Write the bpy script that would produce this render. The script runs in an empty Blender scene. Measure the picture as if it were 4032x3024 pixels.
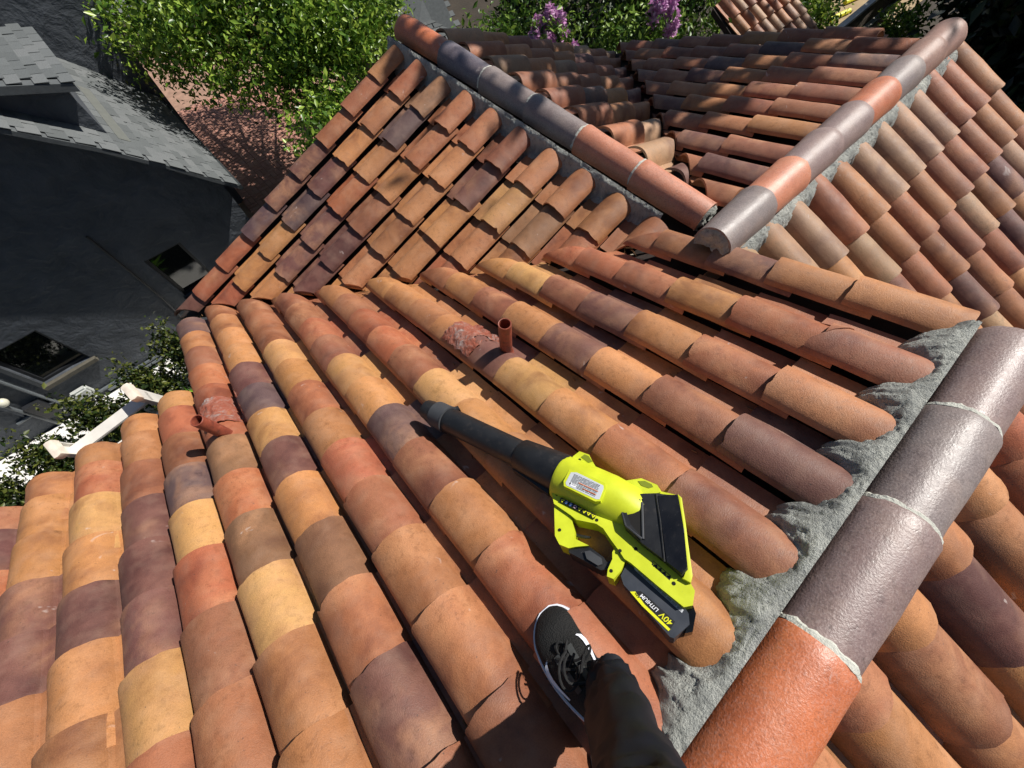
import bpy, bmesh, math, random
import numpy as np
from mathutils import Vector, Matrix, noise as mnoise
rnd = random.Random(7)
R = math.radians
# ------------------------------------------------------------------ camera, world, sun
scene = bpy.context.scene
C = bpy.data.collections.new("place"); scene.collection.children.link(C)
CAM = Vector((-0.8106, -0.0078, 1.5571))
CR = ((0.7323, -0.6808, -0.0160), (-0.6225, -0.6597, -0.4210), (0.2761, 0.3182, -0.9069))   # right, down, forward
cam_d = bpy.data.cameras.new("camera"); cam = bpy.data.objects.new("camera", cam_d); scene.collection.objects.link(cam)
rx, dn, fw = (Vector(v).normalized() for v in CR)
cam.matrix_world = Matrix(((rx.x, -dn.x, -fw.x, CAM.x), (rx.y, -dn.y, -fw.y, CAM.y), (rx.z, -dn.z, -fw.z, CAM.z), (0, 0, 0, 1)))
cam_d.sensor_width = 36; cam_d.lens = 36 * 1546.0 / 4032; cam_d.clip_start = 0.02; cam_d.clip_end = 500
scene.camera = cam
SUN_EL, SUN_AZ = 50.0, -11.0           # azimuth measured from +X towards +Y
sv = Vector((math.cos(R(SUN_EL)) * math.cos(R(SUN_AZ)), math.cos(R(SUN_EL)) * math.sin(R(SUN_AZ)), math.sin(R(SUN_EL))))
world = bpy.data.worlds.new("World"); scene.world = world; world.use_nodes = True
wn = world.node_tree
sky = wn.nodes.new("ShaderNodeTexSky"); sky.sky_type = 'NISHITA'; sky.sun_disc = False
sky.sun_elevation = R(SUN_EL); sky.sun_rotation = R(90 - SUN_AZ); sky.air_density = 1.0; sky.dust_density = 0.6
bgn = wn.nodes["Background"]; bgn.inputs[1].default_value = 0.05
wn.links.new(sky.outputs[0], bgn.inputs[0])
sun_d = bpy.data.lights.new("sun", 'SUN'); sun_d.energy = 5.0; sun_d.angle = R(0.53); sun_d.color = (1.0, 0.955, 0.885)
sun = bpy.data.objects.new("sun", sun_d); scene.collection.objects.link(sun)
sun.rotation_euler = sv.to_track_quat('Z', 'Y').to_euler(); sun.location = (3, 0, 8)
scene.view_settings.view_transform = 'Standard'; scene.view_settings.look = 'None'
scene.view_settings.exposure = 0.2; scene.view_settings.gamma = 1.0
scene.cycles.max_bounces = 4; scene.cycles.diffuse_bounces = 2; scene.cycles.glossy_bounces = 2; scene.cycles.transparent_max_bounces = 4
scene.cycles.use_adaptive_sampling = True; scene.cycles.adaptive_threshold = 0.025

# ------------------------------------------------------------------ helpers
def lin(r, g, b):
    f = lambda c: (c / 255 / 12.92) if c / 255 <= 0.04045 else ((c / 255 + 0.055) / 1.055) ** 2.4
    return (f(r), f(g), f(b), 1.0)
class NT:
    """small wrapper that builds a node material"""
    def __init__(s, name):
        s.m = bpy.data.materials.new(name); s.m.use_nodes = True; s.t = s.m.node_tree
        s.b = s.t.nodes["Principled BSDF"]; s.out = s.t.nodes["Material Output"]
    def n(s, typ, **kw):
        nd = s.t.nodes.new(typ)
        for k, v in kw.items():
            if k == 'i':
                for kk, vv in v.items():
                    if hasattr(vv, 'is_output') or isinstance(vv, bpy.types.NodeSocket): s.t.links.new(vv, nd.inputs[kk])
                    else: nd.inputs[kk].default_value = vv
            else: setattr(nd, k, v)
        return nd
    def link(s, a, b): s.t.links.new(a, b)
    def noise(s, vec, scale, detail=3, rough=.55, dist=0.0):
        i = {'Scale': scale, 'Detail': detail, 'Roughness': rough, 'Distortion': dist}
        nd = s.n("ShaderNodeTexNoise", i=i)
        if vec is not None: s.link(vec, nd.inputs['Vector'])
        return nd.outputs['Fac']
    def ramp(s, fac, stops, interp='LINEAR'):
        nd = s.n("ShaderNodeValToRGB"); nd.color_ramp.interpolation = interp
        e = nd.color_ramp.elements
        while len(e) > 1: e.remove(e[-1])
        for k, (p, c) in enumerate(stops):
            el = e[0] if k == 0 else e.new(p)
            el.position = p; el.color = c if len(c) == 4 else (*c, 1)
        s.link(fac, nd.inputs[0]); return nd.outputs[0]
    def mix(s, fac, a, b, mode='MIX'):
        nd = s.n("ShaderNodeMix", data_type='RGBA', blend_type=mode)
        for k, v in ((0, fac), (6, a), (7, b)):
            if isinstance(v, bpy.types.NodeSocket): s.link(v, nd.inputs[k])
            else: nd.inputs[k].default_value = v
        return nd.outputs[2]
    def math(s, op, a, b=0.0, clamp=False):
        nd = s.n("ShaderNodeMath", operation=op, use_clamp=clamp)
        for k, v in ((0, a), (1, b)):
            if isinstance(v, bpy.types.NodeSocket): s.link(v, nd.inputs[k])
            else: nd.inputs[k].default_value = v
        return nd.outputs[0]
    def bump(s, h, strength=.3, dist=.01):
        nd = s.n("ShaderNodeBump", i={'Strength': strength, 'Distance': dist, 'Height': h}); s.link(nd.outputs[0], s.b.inputs['Normal'])
    def col(s, c):
        if isinstance(c, bpy.types.NodeSocket): s.link(c, s.b.inputs['Base Color'])
        else: s.b.inputs['Base Color'].default_value = c
    def rough(s, r):
        if isinstance(r, bpy.types.NodeSocket): s.link(r, s.b.inputs['Roughness'])
        else: s.b.inputs['Roughness'].default_value = r
def K(v): return (v, v, v, 1)
BW = lambda a, b: [(a, K(0)), (b, K(1))]

def simple(name, rgb, rough=.6, var=.25, scale=8.0, bump=.15, bscale=60.0, spec=.5, metal=0.0, bdist=.004):
    m = NT(name); tc = m.n("ShaderNodeTexCoord").outputs['Object']
    n1 = m.noise(tc, scale, 4)
    c = lin(*rgb)
    d = tuple(x * (1 - var) for x in c[:3]) + (1,); l = tuple(min(1, x * (1 + var)) for x in c[:3]) + (1,)
    m.col(m.ramp(n1, [(.3, d), (.7, l)])); m.rough(rough); m.b.inputs['Specular IOR Level'].default_value = spec; m.b.inputs['Metallic'].default_value = metal
    if bump: m.bump(m.noise(tc, bscale, 4), bump, bdist)
    return m.m

def terracotta(name, attr=False, gloss=False):
    m = NT(name); tc = m.n("ShaderNodeTexCoord").outputs['Object']
    if attr:
        a = m.n("ShaderNodeAttribute", attribute_name="tint"); base = a.outputs['Color']; rn = m.n("ShaderNodeNewGeometry").outputs['Random Per Island']
    else:
        oi = m.n("ShaderNodeObjectInfo"); base = oi.outputs['Color']; rn = oi.outputs['Random']
    off = m.n("ShaderNodeCombineXYZ", i={0: m.math('MULTIPLY', rn, 37.0), 1: m.math('MULTIPLY', rn, 91.0), 2: m.math('MULTIPLY', rn, 53.0)})
    vec = m.n("ShaderNodeVectorMath", operation='ADD', i={0: tc, 1: off.outputs[0]}).outputs[0]
    big = m.noise(vec, 6.0, 3, .6, .5); mid = m.noise(vec, 34.0, 4, .75); fine = m.noise(vec, 240.0, 2, .7)
    hue = m.noise(vec, 2.6, 1)
    other = m.mix(m.ramp(hue, BW(.42, .58)), m.mix(1.0, base, (.55, .48, .52, 1), 'MULTIPLY'), m.mix(.40, base, lin(204, 150, 108)))
    if gloss: other = m.mix(1.0, base, (.74, .66, .66, 1), 'MULTIPLY')
    c = m.mix(m.math('MULTIPLY', m.ramp(big, BW(.40, .66)), .6 if gloss else .9), base, other)                                   # uneven kiln firing
    c = m.mix(m.math('MULTIPLY', m.ramp(mid, BW(.50, .66)), .28), c, m.mix(1.0, c, (1.32, 1.28, 1.24, 1), 'MULTIPLY'))
    soot = m.math('MULTIPLY', m.ramp(mid, [(.36, K(1)), (.45, K(0))]), m.ramp(hue, [(.40, K(.08)), (.62, K(.45))]))
    c = m.mix(soot, c, m.mix(1.0, c, (.52, .50, .48, 1), 'MULTIPLY'))                                            # soot and lichen freckles in patches
    grain = m.ramp(fine, [(.30, K(.86)), (.5, K(1.0)), (.72, K(1.12))]); c = m.mix(1.0, c, grain, 'MULTIPLY')
    spk = m.ramp(m.noise(vec, 85.0, 1), [(.20, K(1)), (.26, K(0))]); c = m.mix(m.math('MULTIPLY', spk, .6), c, (.05, .035, .03, 1))
    wht = m.ramp(m.noise(vec, 8.0, 3, .75, .6), [(.69, K(0)), (.74, K(1))]); c = m.mix(m.math('MULTIPLY', wht, .40), c, lin(205, 195, 190))
    dust = m.math('MULTIPLY', m.ramp(m.noise(vec, 11.0, 2, .6), BW(.46, .72)), .10); c = m.mix(dust, c, lin(206, 176, 152))
    m.col(c)
    m.rough(m.ramp(mid, [(.3, K(.43 if gloss else .50)), (.7, K(.56 if gloss else .70))]))
    m.b.inputs['Specular IOR Level'].default_value = .85 if gloss else .5
    if gloss:
        pit = m.noise(vec, 150.0, 2, .6); m.bump(pit, .30, .004); c = m.mix(m.math('MULTIPLY', m.ramp(pit, BW(.50, .66)), .16), c, lin(196, 184, 180)); c = m.mix(m.math('MULTIPLY', m.ramp(pit, [(.30, K(1)), (.42, K(0))]), .3), c, (.05, .04, .04, 1)); m.col(c)
    else: m.bump(m.math('ADD', m.math('MULTIPLY', fine, .8), m.math('MULTIPLY', mid, .7)), .32, .005)
    return m.m
M = {}
M['tile'] = terracotta("terracotta"); M['tile_far'] = terracotta("terracotta_field", attr=True); M['cap'] = terracotta("glazed_ridge_clay", gloss=True)

def link(o, parent=None):
    C.objects.link(o)
    if parent is not None: o.parent = parent
    return o
def tag(o, label=None, cat=None, group=None, kind=None):
    for k, v in (('label', label), ('category', cat), ('group', group), ('kind', kind)):
        if v: o[k] = v
    return o
def empty(name, loc=(0, 0, 0), parent=None):
    o = bpy.data.objects.new(name, None); o.location = loc; o.empty_display_size = .1; return link(o, parent)
def mesh_obj(name, verts, faces, mat, parent=None, smooth=False, sharp=None):
    me = bpy.data.meshes.new(name); me.from_pydata([tuple(v) for v in verts], [], faces); me.update()
    if mat: me.materials.append(mat)
    if smooth: me.shade_smooth()
    if sharp: me.set_sharp_from_angle(angle=R(sharp))
    return link(bpy.data.objects.new(name, me), parent)
def bm_obj(name, bm, mat, parent=None, smooth=True, sharp=35):
    bmesh.ops.recalc_face_normals(bm, faces=bm.faces[:])
    me = bpy.data.meshes.new(name); bm.to_mesh(me); bm.free()
    if mat: me.materials.append(mat)
    if smooth: me.shade_smooth(); me.set_sharp_from_angle(angle=R(sharp))
    return link(bpy.data.objects.new(name, me), parent)
def add_box(bm, lo, hi, mtx=None):
    vs = [bm.verts.new((x, y, z)) for x in (lo[0], hi[0]) for y in (lo[1], hi[1]) for z in (lo[2], hi[2])]
    for f in ((0, 1, 3, 2), (4, 6, 7, 5), (0, 4, 5, 1), (2, 3, 7, 6), (0, 2, 6, 4), (1, 5, 7, 3)): bm.faces.new([vs[i] for i in f])
    if mtx is not None: bmesh.ops.transform(bm, matrix=mtx, verts=vs)
    return vs
def add_prism(bm, poly, z0, z1, f=lambda x, y, z: (x, y, z), bev=0.0, seg=2):
    """extrude polygon (list of 2d) from z0 to z1, optional bevel of the top rim, then map with f"""
    b = bmesh.new()
    lo = [b.verts.new((x, y, z0)) for x, y in poly]; hi = [b.verts.new((x, y, z1)) for x, y in poly]
    n = len(poly)
    top = b.faces.new(hi); b.faces.new(lo[::-1])
    for k in range(n): b.faces.new((lo[k], lo[(k + 1) % n], hi[(k + 1) % n], hi[k]))
    if bev:
        es = [e for e in b.edges if all(abs(v.co.z - z1) < 1e-9 for v in e.verts)]
        bmesh.ops.bevel(b, geom=es, offset=bev, segments=seg, profile=.6, affect='EDGES')
    mp = {}
    for v in b.verts: mp[v] = bm.verts.new(f(*v.co))
    for fc in b.faces: bm.faces.new([mp[v] for v in fc.verts])
    b.free()
def add_tube(bm, pts, rads, seg=12, cap=True, flat=None):
    """tube through 3d points; rads may be a number or list"""
    pts = [Vector(p) for p in pts]; n = len(pts)
    if not hasattr(rads, '__len__'): rads = [rads] * n
    rings = []; up = Vector((0, 0, 1))
    t0 = (pts[1] - pts[0]).normalized()
    a = t0.cross(up)
    if a.length < 1e-3: a = t0.cross(Vector((1, 0, 0)))
    a.normalize()
    for k in range(n):
        t = (pts[min(k + 1, n - 1)] - pts[max(k - 1, 0)]).normalized()
        a = (a - t * a.dot(t)).normalized(); b2 = t.cross(a)
        rings.append([bm.verts.new(pts[k] + (a * math.cos(2 * math.pi * j / seg) + b2 * math.sin(2 * math.pi * j / seg) * (flat or 1)) * rads[k]) for j in range(seg)])
    for k in range(n - 1):
        for j in range(seg): bm.faces.new((rings[k][j], rings[k][(j + 1) % seg], rings[k + 1][(j + 1) % seg], rings[k + 1][j]))
    if cap: bm.faces.new(rings[0][::-1]); bm.faces.new(rings[-1])
    return rings
def proj(P):
    d = Vector(P) - CAM; z = d.dot(fw)
    if z < .05: return None
    return (2016 + 1546 * d.dot(rx) / z, 1512 + 1546 * d.dot(dn) / z, z)
# ------------------------------------------------------------------ the roof we stand on
PITCH = R(21.9); CP, SP = math.cos(PITCH), math.sin(PITCH)
Z = Vector((0, 0, 1))
class Slope:
    def __init__(s, O, up, pitch=21.9):
        s.O = Vector(O); s.up = Vector(up); s.u = s.up.cross(Z); s.v = s.up * math.cos(R(pitch)) + Z * math.sin(R(pitch)); s.n = s.u.cross(s.v)
    def pt(s, a, d, h=0.0): return s.O + s.u * a - s.v * d + s.n * h
    def frame(s, a, d, h=0.0):
        p = s.pt(a, d, h)
        return Matrix(((s.u.x, s.v.x, s.n.x, p.x), (s.u.y, s.v.y, s.n.y, p.y), (s.u.z, s.v.z, s.n.z, p.z), (0, 0, 0, 1)))
SL = {'A': Slope((0, 0, 0), (0, -1, 0)), 'B': Slope((1.24, 0, -.275), (1, 0, 0)), 'C': Slope((0, .41, -.165), (0, -1, 0), 20.0),
      'D': Slope((0, .41, -.10), (0, 1, 0)), 'E': Slope((1.42, 0, -.275), (-1, 0, 0)), 'F': Slope((0, -.67, .222), (0, 1, 0))}
A = SL['A']
def AP(x, s, h): return A.pt(-x, s, h)            # point on the near slope: x along the ridge, s down the slope, h above it

BARREL, PAN, TLEN = .208, .093, .425
def prof(t):
    """height of the tile's upper face, t from the foot of the barrel (0) across to the far edge of the pan"""
    if t <= BARREL:
        q = math.sin(math.pi * min(max(t / BARREL, 0), 1))
        return .072 + .044 * q ** .75 if t < BARREL / 2 else .014 + .102 * q ** .60
    q = (t - BARREL) / PAN
    return .014 - .005 * math.sin(min(q, 1) * math.pi * .6) + .003 * max(0, q - .8) * 5
TS = [0, .006, .018, .035, .055, .078, .104, .130, .152, .170, .185, .196, .204, .210, .222, .255, .285, .301]
VS = [0, .035, .12, .235, .33, TLEN]
def tile_mesh(name, seed, rake=False, chip=0.0, broken=False):
    r = random.Random(seed); ts = [t for t in TS if t <= .206] if rake else TS
    th = .016; off = Vector((seed * 3.1, seed * 1.7, 0))
    bm = bmesh.new(); top = []; bot = []
    for vi, v in enumerate(VS):
        tr = []; br = []
        for t in ts:
            nz = mnoise.noise(Vector((t * 9, v * 7, 0)) + off) * .005
            vv = v
            if vi == 0:
                vv += mnoise.noise(Vector((t * 26, 0, 3)) + off) * .008 + mnoise.noise(Vector((t * 120, 0, 9)) + off) * .0028
                if chip: vv += max(0, chip - abs(t - r.uniform(.0, .001) - chip * .9) * 1.3)
                if broken: vv += .10 * max(0, min(1, (t - .03) / .14)) if t < .2 else -.02
            tp = 1 - v / TLEN * .05                                   # slight taper of the barrel towards its head
            h = prof(t) * tp + nz + .032 * (1 - v / TLEN)
            tr.append(bm.verts.new((-t, vv, h)))
            br.append(bm.verts.new((-t + (.007 if t < .02 else (-.007 if .185 < t < .215 else 0)), vv, h - th)))
        top.append(tr); bot.append(br)
    n, k = len(VS), len(ts)
    for i in range(n - 1):
        for j in range(k - 1):
            bm.faces.new((top[i][j], top[i][j + 1], top[i + 1][j + 1], top[i + 1][j])); bm.faces.new((bot[i][j], bot[i + 1][j], bot[i + 1][j + 1], bot[i][j + 1]))
    for i in range(n - 1):
        for j in (0, k - 1): bm.faces.new((top[i][j], top[i + 1][j], bot[i + 1][j], bot[i][j]))
    for j in range(k - 1):
        for i in (0, n - 1): bm.faces.new((top[i][j], top[i][j + 1], bot[i][j + 1], bot[i][j]))
    bmesh.ops.recalc_face_normals(bm, faces=bm.faces[:])
    me = bpy.data.meshes.new(name); bm.to_mesh(me); bm.free(); me.materials.append(M['tile']); me.shade_smooth(); me.set_sharp_from_angle(angle=R(38))
    return me
TV = [tile_mesh("roof_tile", k, chip=(0, 0, .022, 0, .008, .014, 0, 0)[k]) for k in range(8)]
TVR = [tile_mesh("rake_tile", 20 + k, rake=True) for k in range(3)]
TVB = tile_mesh("broken_tile", 31, broken=True)

PAL = {'O': (206, 142, 86), 'Y': (214, 160, 98), 'T': (186, 124, 78), 'R': (182, 104, 70), 'B': (160, 100, 72), 'P': (122, 80, 72), 'S': (104, 82, 82), 'G': (180, 142, 110), 'K': (178, 110, 74), 'D': (146, 106, 76)}
def tint(letter, r=rnd):
    c = lin(*PAL[letter]); g = c[0] * .35 + c[1] * .5 + c[2] * .15; av = lin(172, 114, 78); c = [((x * .94 + a_ * .06) * .98 + g * .02) * .79 for x, a_ in zip(c[:3], av)]; k = r.uniform(.86, 1.10); j = r.uniform(.95, 1.05)
    return (min(1, c[0] * k), min(1, c[1] * k * j), min(1, c[2] * k * r.uniform(.93, 1.07)), 1)

house = empty("tile_roof_house", (0, 0, -5.2))
tag(house, "house with the multicoloured clay barrel tile roof that the camera stands on", "house")
HI = Matrix.Translation((0, 0, 5.2))
def hp(o): o.parent = house; o.matrix_parent_inverse = HI; return o
def sub(o, par): o.parent = par; return o
felt = simple("roofing_felt", (44, 34, 30), .9, .3, 20, .3, 80)
def deck(letter, poly):
    s = SL[letter]; vs = []
    for h in (-.02, -.07):
        for p in poly:
            p = Vector((p[0], p[1], 0)); d = -(p - s.O).dot(s.up) / CP; a = (p - s.O).dot(s.u); vs.append(s.pt(a, d, h))
    n = len(poly); fs = [list(range(n)), list(range(2 * n - 1, n - 1, -1))] + [[k, (k + 1) % n, n + (k + 1) % n, n + k] for k in range(n)]
    o = mesh_obj("roof_slope", vs, fs, felt); return hp(o)
VAL = lambda x: 1.80 - 1.08 * x                   # valley between near slope and cross gable, plan line y(x)
DECK = {'A': deck('A', [(-4.2, -.67), (1.04, -.67), (1.04, .62), (1.12, VAL(1.12)), (-1.74, VAL(-1.74) - .05), (-1.74, 2.2), (-4.2, 2.2)]),
        'B': deck('B', [(1.33, .45), (1.33, 3.70), (-1.70, 3.70), (1.10, .62)]),
        'C': deck('C', [(1.10, .41), (4.2, .41), (4.4, 3.70), (4.3, 3.70), (1.33, .594)]),
        'E': deck('E', [(1.33, .60), (4.43, 3.70), (1.33, 3.70)]),
        'D': deck('D', [(1.0, .41), (1.0, -3.2), (4.1, -3.2), (4.1, .41)]),
        'F': deck('F', [(-4.2, -.67), (-4.2, -3.2), (1.0, -3.2), (1.0, -.67)])}
TILES = []      # (slope letter, foot a, front d, width, letter, variant, cuts)
def vplane(px, py, nx, ny): return (Vector((px, py, 0)), Vector((nx, ny, 0)).normalized())   # geometry on the +normal side is removed
CUT_A = vplane(0, 1.80 - .012, 1.08, 1); CUT_B = vplane(0, 1.80 + .012, -1.08, -1)
CUT_BR = vplane(1.125, 0, 1, 0); CUT_F = vplane(0, -.72, 0, 1); CUT_R = vplane(0, -.548, 0, -1)
CUT_C = vplane(0, -.736 - .02, -1, 1); CUT_E = vplane(0, -.736 + .02, 1, -1)
W0 = .28
COLC = (1.44, 1.74, 2.03, 2.34, 2.63, 2.92, 3.22, 3.52, 3.83, 4.14)
colA = [.877, .547, .247, -.038, -.344, -.645, -.933, -1.195, -1.435, -1.68, -1.91, -2.14, -2.42, -2.71, -2.99, -3.27, -3.55, -3.83]
MAPA = {}       # colours read off the photograph, course by course from the ridge: column number -> string
MAPA.update({1: "OTPTKB", 2: "BROKRRT", 3: "TKTPBYOR", 4: "PBOPTBOKY", 5: "BKOYPTTOOP", 6: "TBTOYBRRBT", 7: "KRTBSOYBRBB", 8: "BTTKRTKOYKKB", 9: "BPKDOPYSPOOT", 10: "TTTYDRDRRRBOS",
             11: "OOKBRYSBRO", 12: "OOKYPPPBTO", 13: "TTTTOPOYRT", 14: "TTTTTPPOOO", 15: "TTTTTBBRPB", 16: "TBPRBOTO", 17: "TBOTRBOT", 18: "TOBRTOTB"})
MAPB = ("KT", "TKO", "TDTO", "TYTRO", "BPOTOT", "KOTTTOY", "KKOBPPTO", "DSTRPPOTR", "RTOPSOORT", "TKKPPSRRP")
for ci, x in enumerate(colA):
    n = ci + 1; right = colA[ci - 1] if ci else x + .30
    w = right - x
    for j in range(0, 13):
        d = -.256 + .311 * j; yf = d * CP; ymax = 2.30 if x < -1.75 else VAL(x - .0)
        if d - .36 > ymax / CP: break
        if x < -1.75 and yf > 2.38: break
        st = MAPA.get(n, "TBO"); L = st[j] if j < len(st) else rnd.choice("OTRBPKO")
        if n == 6 and L == 'F': L = 'O'
        if x < -1.75 and j == 9: d -= .10
        TILES.append(('A', -x, d, w, L, 'rake' if n == 1 else ('broken' if (n, j) == (2, 0) else None), ([CUT_A] if x > -1.75 else []) + ([CUT_R] if j == 0 else [])))
for x_, d_, L_ in ((.90, 1.02, 'B'),): TILES.append(('A', -x_, d_, .25, L_, 'rake', [CUT_A]))
for k in range(10):                                # cross gable, side facing the camera
    y = .70 + .303 * k
    for j in range(9):
        xf = .875 - .318 * j
        if 1.08 * (xf + .36) + y < 1.80 - .05: break
        TILES.append(('B', -y, (1.24 - xf) / CP, .303, (MAPB[k] + "TORTOBKT")[j], 'rake' if k == 9 else None, [CUT_B, CUT_BR]))
for x in COLC:    # far part of the long slope
    for j in range(9):
        yf = .92 + .33 * j
        if (yf - .40) - x + .736 > .1: break
        if x > 4 and j == 0: continue
        TILES.append(('C', -x, (yf - .41) / CP, .32, rnd.choice("PBSBKTTPKBTO"), None, [CUT_C]))
for k in range(9):                                 # cross gable, far side
    y = 3.66 - .32 * k
    for j in range(9):
        xf = 1.98 + .33 * j
        if y < (xf - .42) - .736 - .05: break
        TILES.append(('E', y, (xf - 1.42) / CP, .32, rnd.choice("SPBTKTBGBKO"), None, [CUT_E]))
for k in range(12):                                # far right slope
    x = 1.19 + .253 * k
    for j in range(8):
        TILES.append(('D', x, (.41 - (-.045 - .29 * j)) / CP, .253, rnd.choice("GTKBGOTKPOGKT"), None, []))
for k in range(16):                                # right side of the near ridge
    x = .77 - .26 * k
    for j in range(5):
        TILES.append(('F', x, (-.67 + 1.155 - .31 + .31 * j) / CP, .26, rnd.choice("OTBRTPOKB"), None, [CUT_F]))
def tile_matrix(t):
    s = SL[t[0]]; rr = random.Random(hash((t[0], round(t[1], 3), round(t[2], 3))) & 0xffff)
    m = s.frame(t[1] + rr.uniform(-.005, .005), t[2] + rr.uniform(-.010, .010), rr.uniform(-.004, .004))
    m = m @ Matrix.Rotation(rr.uniform(-.020, .020), 4, 'Z') @ Matrix.Rotation(rr.uniform(-.008, .010), 4, 'X') @ Matrix.Rotation(rr.uniform(-.018, .018), 4, 'Y')
    return m, rr
def cut_mesh(me, mtx, cuts):
    inv = mtx.inverted(); res = None
    for co, no in cuts:
        lc = inv @ co; ln = (mtx.transposed().to_3x3() @ no).normalized()
        ds = [(v.co - lc).dot(ln) for v in me.vertices]
        if max(ds) <= 0: continue
        if min(ds) >= -.01: return None
        bm = bmesh.new(); bm.from_mesh(me)
        g = bmesh.ops.bisect_plane(bm, geom=bm.verts[:] + bm.edges[:] + bm.faces[:], plane_co=lc, plane_no=ln, clear_outer=True)
        es = [e for e in g['geom_cut'] if isinstance(e, bmesh.types.BMEdge)]
        try: bmesh.ops.holes_fill(bm, edges=es, sides=0)
        except Exception: pass
        bmesh.ops.recalc_face_normals(bm, faces=bm.faces[:])
        me = bpy.data.meshes.new("cut_tile"); bm.to_mesh(me); bm.free(); me.materials.append(M['tile']); me.shade_smooth(); me.set_sharp_from_angle(angle=R(38))
    return me
cand = []
for t in TILES:
    m, rr = tile_matrix(t)
    p = proj(m @ Vector((-.14, .16, .05)))
    inside = p is not None and -60 < p[0] < 4090 and -60 < p[1] < 3084
    cand.append((1 / p[2] ** 2 if inside else 0, t, m, rr))
cand.sort(key=lambda c: -c[0])
far = {}
for idx, (sc, t, m, rr) in enumerate(cand):
    me = TVB if t[5] == 'broken' else (rr.choice(TVR) if t[5] == 'rake' else rr.choice(TV))
    me = cut_mesh(me, m, t[6]) if t[6] else me
    if me is None: continue
    col = tint(t[4], rr)
    if sc > 0 and idx < 300:
        o = bpy.data.objects.new("roof_tile", me); C.objects.link(o); o.color = col
        sub(o, DECK[t[0]]); o.matrix_basis = m
    else: far.setdefault(t[0], []).append((me, m, col))
for L, lst in far.items():
    vs, fs, cs = [], [], []
    for me, m, col in lst:
        b = len(vs); vs += [m @ v.co for v in me.vertices]
        for p in me.polygons: fs.append([b + i for i in p.vertices]); cs += [col] * p.loop_total
    me = bpy.data.meshes.new("roof_tile_field"); me.from_pydata([tuple(v) for v in vs], [], fs); me.update()
    at = me.color_attributes.new("tint", 'FLOAT_COLOR', 'CORNER'); at.data.foreach_set("color", np.array(cs, dtype=np.float32).ravel())
    me.materials.append(M['tile_far']); me.shade_smooth(); me.set_sharp_from_angle(angle=R(38))
    o = bpy.data.objects.new("roof_tile_field", me); C.objects.link(o); o['kind'] = 'stuff'; sub(o, DECK[L])

# ------------------------------------------------------------------ ridges: mortar bed + barrel caps
mm = NT("mortar"); tc = mm.n("ShaderNodeTexCoord").outputs['Object']
n1 = mm.noise(tc, 9, 5, .65); n2 = mm.noise(tc, 60, 6, .7); n3 = mm.noise(tc, 210, 3)
cc = mm.ramp(n1, [(.28, lin(132, 134, 132)), (.5, lin(178, 180, 174)), (.75, lin(208, 209, 200))])
cc = mm.mix(mm.math('MULTIPLY', mm.ramp(n2, [(.3, K(1)), (.46, K(0))]), .6), cc, lin(70, 74, 78))
mm.col(cc); mm.rough(.95); mm.b.inputs['Specular IOR Level'].default_value = .15
mm.bump(mm.math('ADD', mm.math('MULTIPLY', n2, 1.2), mm.math('MULTIPLY', n3, .6)), 1.0, .014); M['mortar'] = mm.m
def fbm(x, y, z=0.0, o=4):
    v = 0; a = 1; f = 1
    for k in range(o): v += a * mnoise.noise(Vector((x * f, y * f, z + k * 7.3))); a *= .5; f *= 2.05
    return v
def mortar_grid(name, fn, n, k, mat=None):
    """sheet with thickness skirt: fn(i/n, j/k) -> point"""
    vs = [fn(i / n, j / k) for i in range(n + 1) for j in range(k + 1)]
    fs = [(i * (k + 1) + j, i * (k + 1) + j + 1, (i + 1) * (k + 1) + j + 1, (i + 1) * (k + 1) + j) for i in range(n) for j in range(k)]
    return mesh_obj(name, vs, fs, mat or M['mortar'], None, True)
def side_bed(slope, a0, a1, dfoot, dmax, hs, seed, feet=None):
    """rough mortar fillet packed along one side of a ridge (slope coordinates); the tile barrels stand out of it"""
    s = SL[slope]; N = int((a1 - a0) / .0065)
    def fn(i, j):
        a = a0 + (a1 - a0) * i
        dm = dmax
        if feet:
            c_ = [f for f in feet if f >= a]; dm = dmax * (1 - .62 * min(1, max(0, (prof(min(min(c_) - a, .30) if c_ else .25) - .014) / .10)))
        reach = dm + fbm(a * 7, seed, 1.1) * .028 + fbm(a * 45, seed, 5.1) * .014
        d = dfoot - .05 + (reach + .05) * j
        f = j * (len(hs) - 1); k = min(int(f), len(hs) - 2); hh = hs[k] + (hs[k + 1] - hs[k]) * (f - k)
        cell = mnoise.voronoi(Vector((a * 16 + seed, d * 16, 0)))[0]
        hh += fbm(a * 14, d * 14, seed) * .004 + (.005 if cell[1] - cell[0] > .05 else 0) - .003 + mnoise.noise(Vector((a * 110, d * 110, seed))) * .002
        return s.pt(a + mnoise.noise(Vector((a * 30, d * 30, 3))) * .006, d, hh)
    return fn, N
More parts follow.
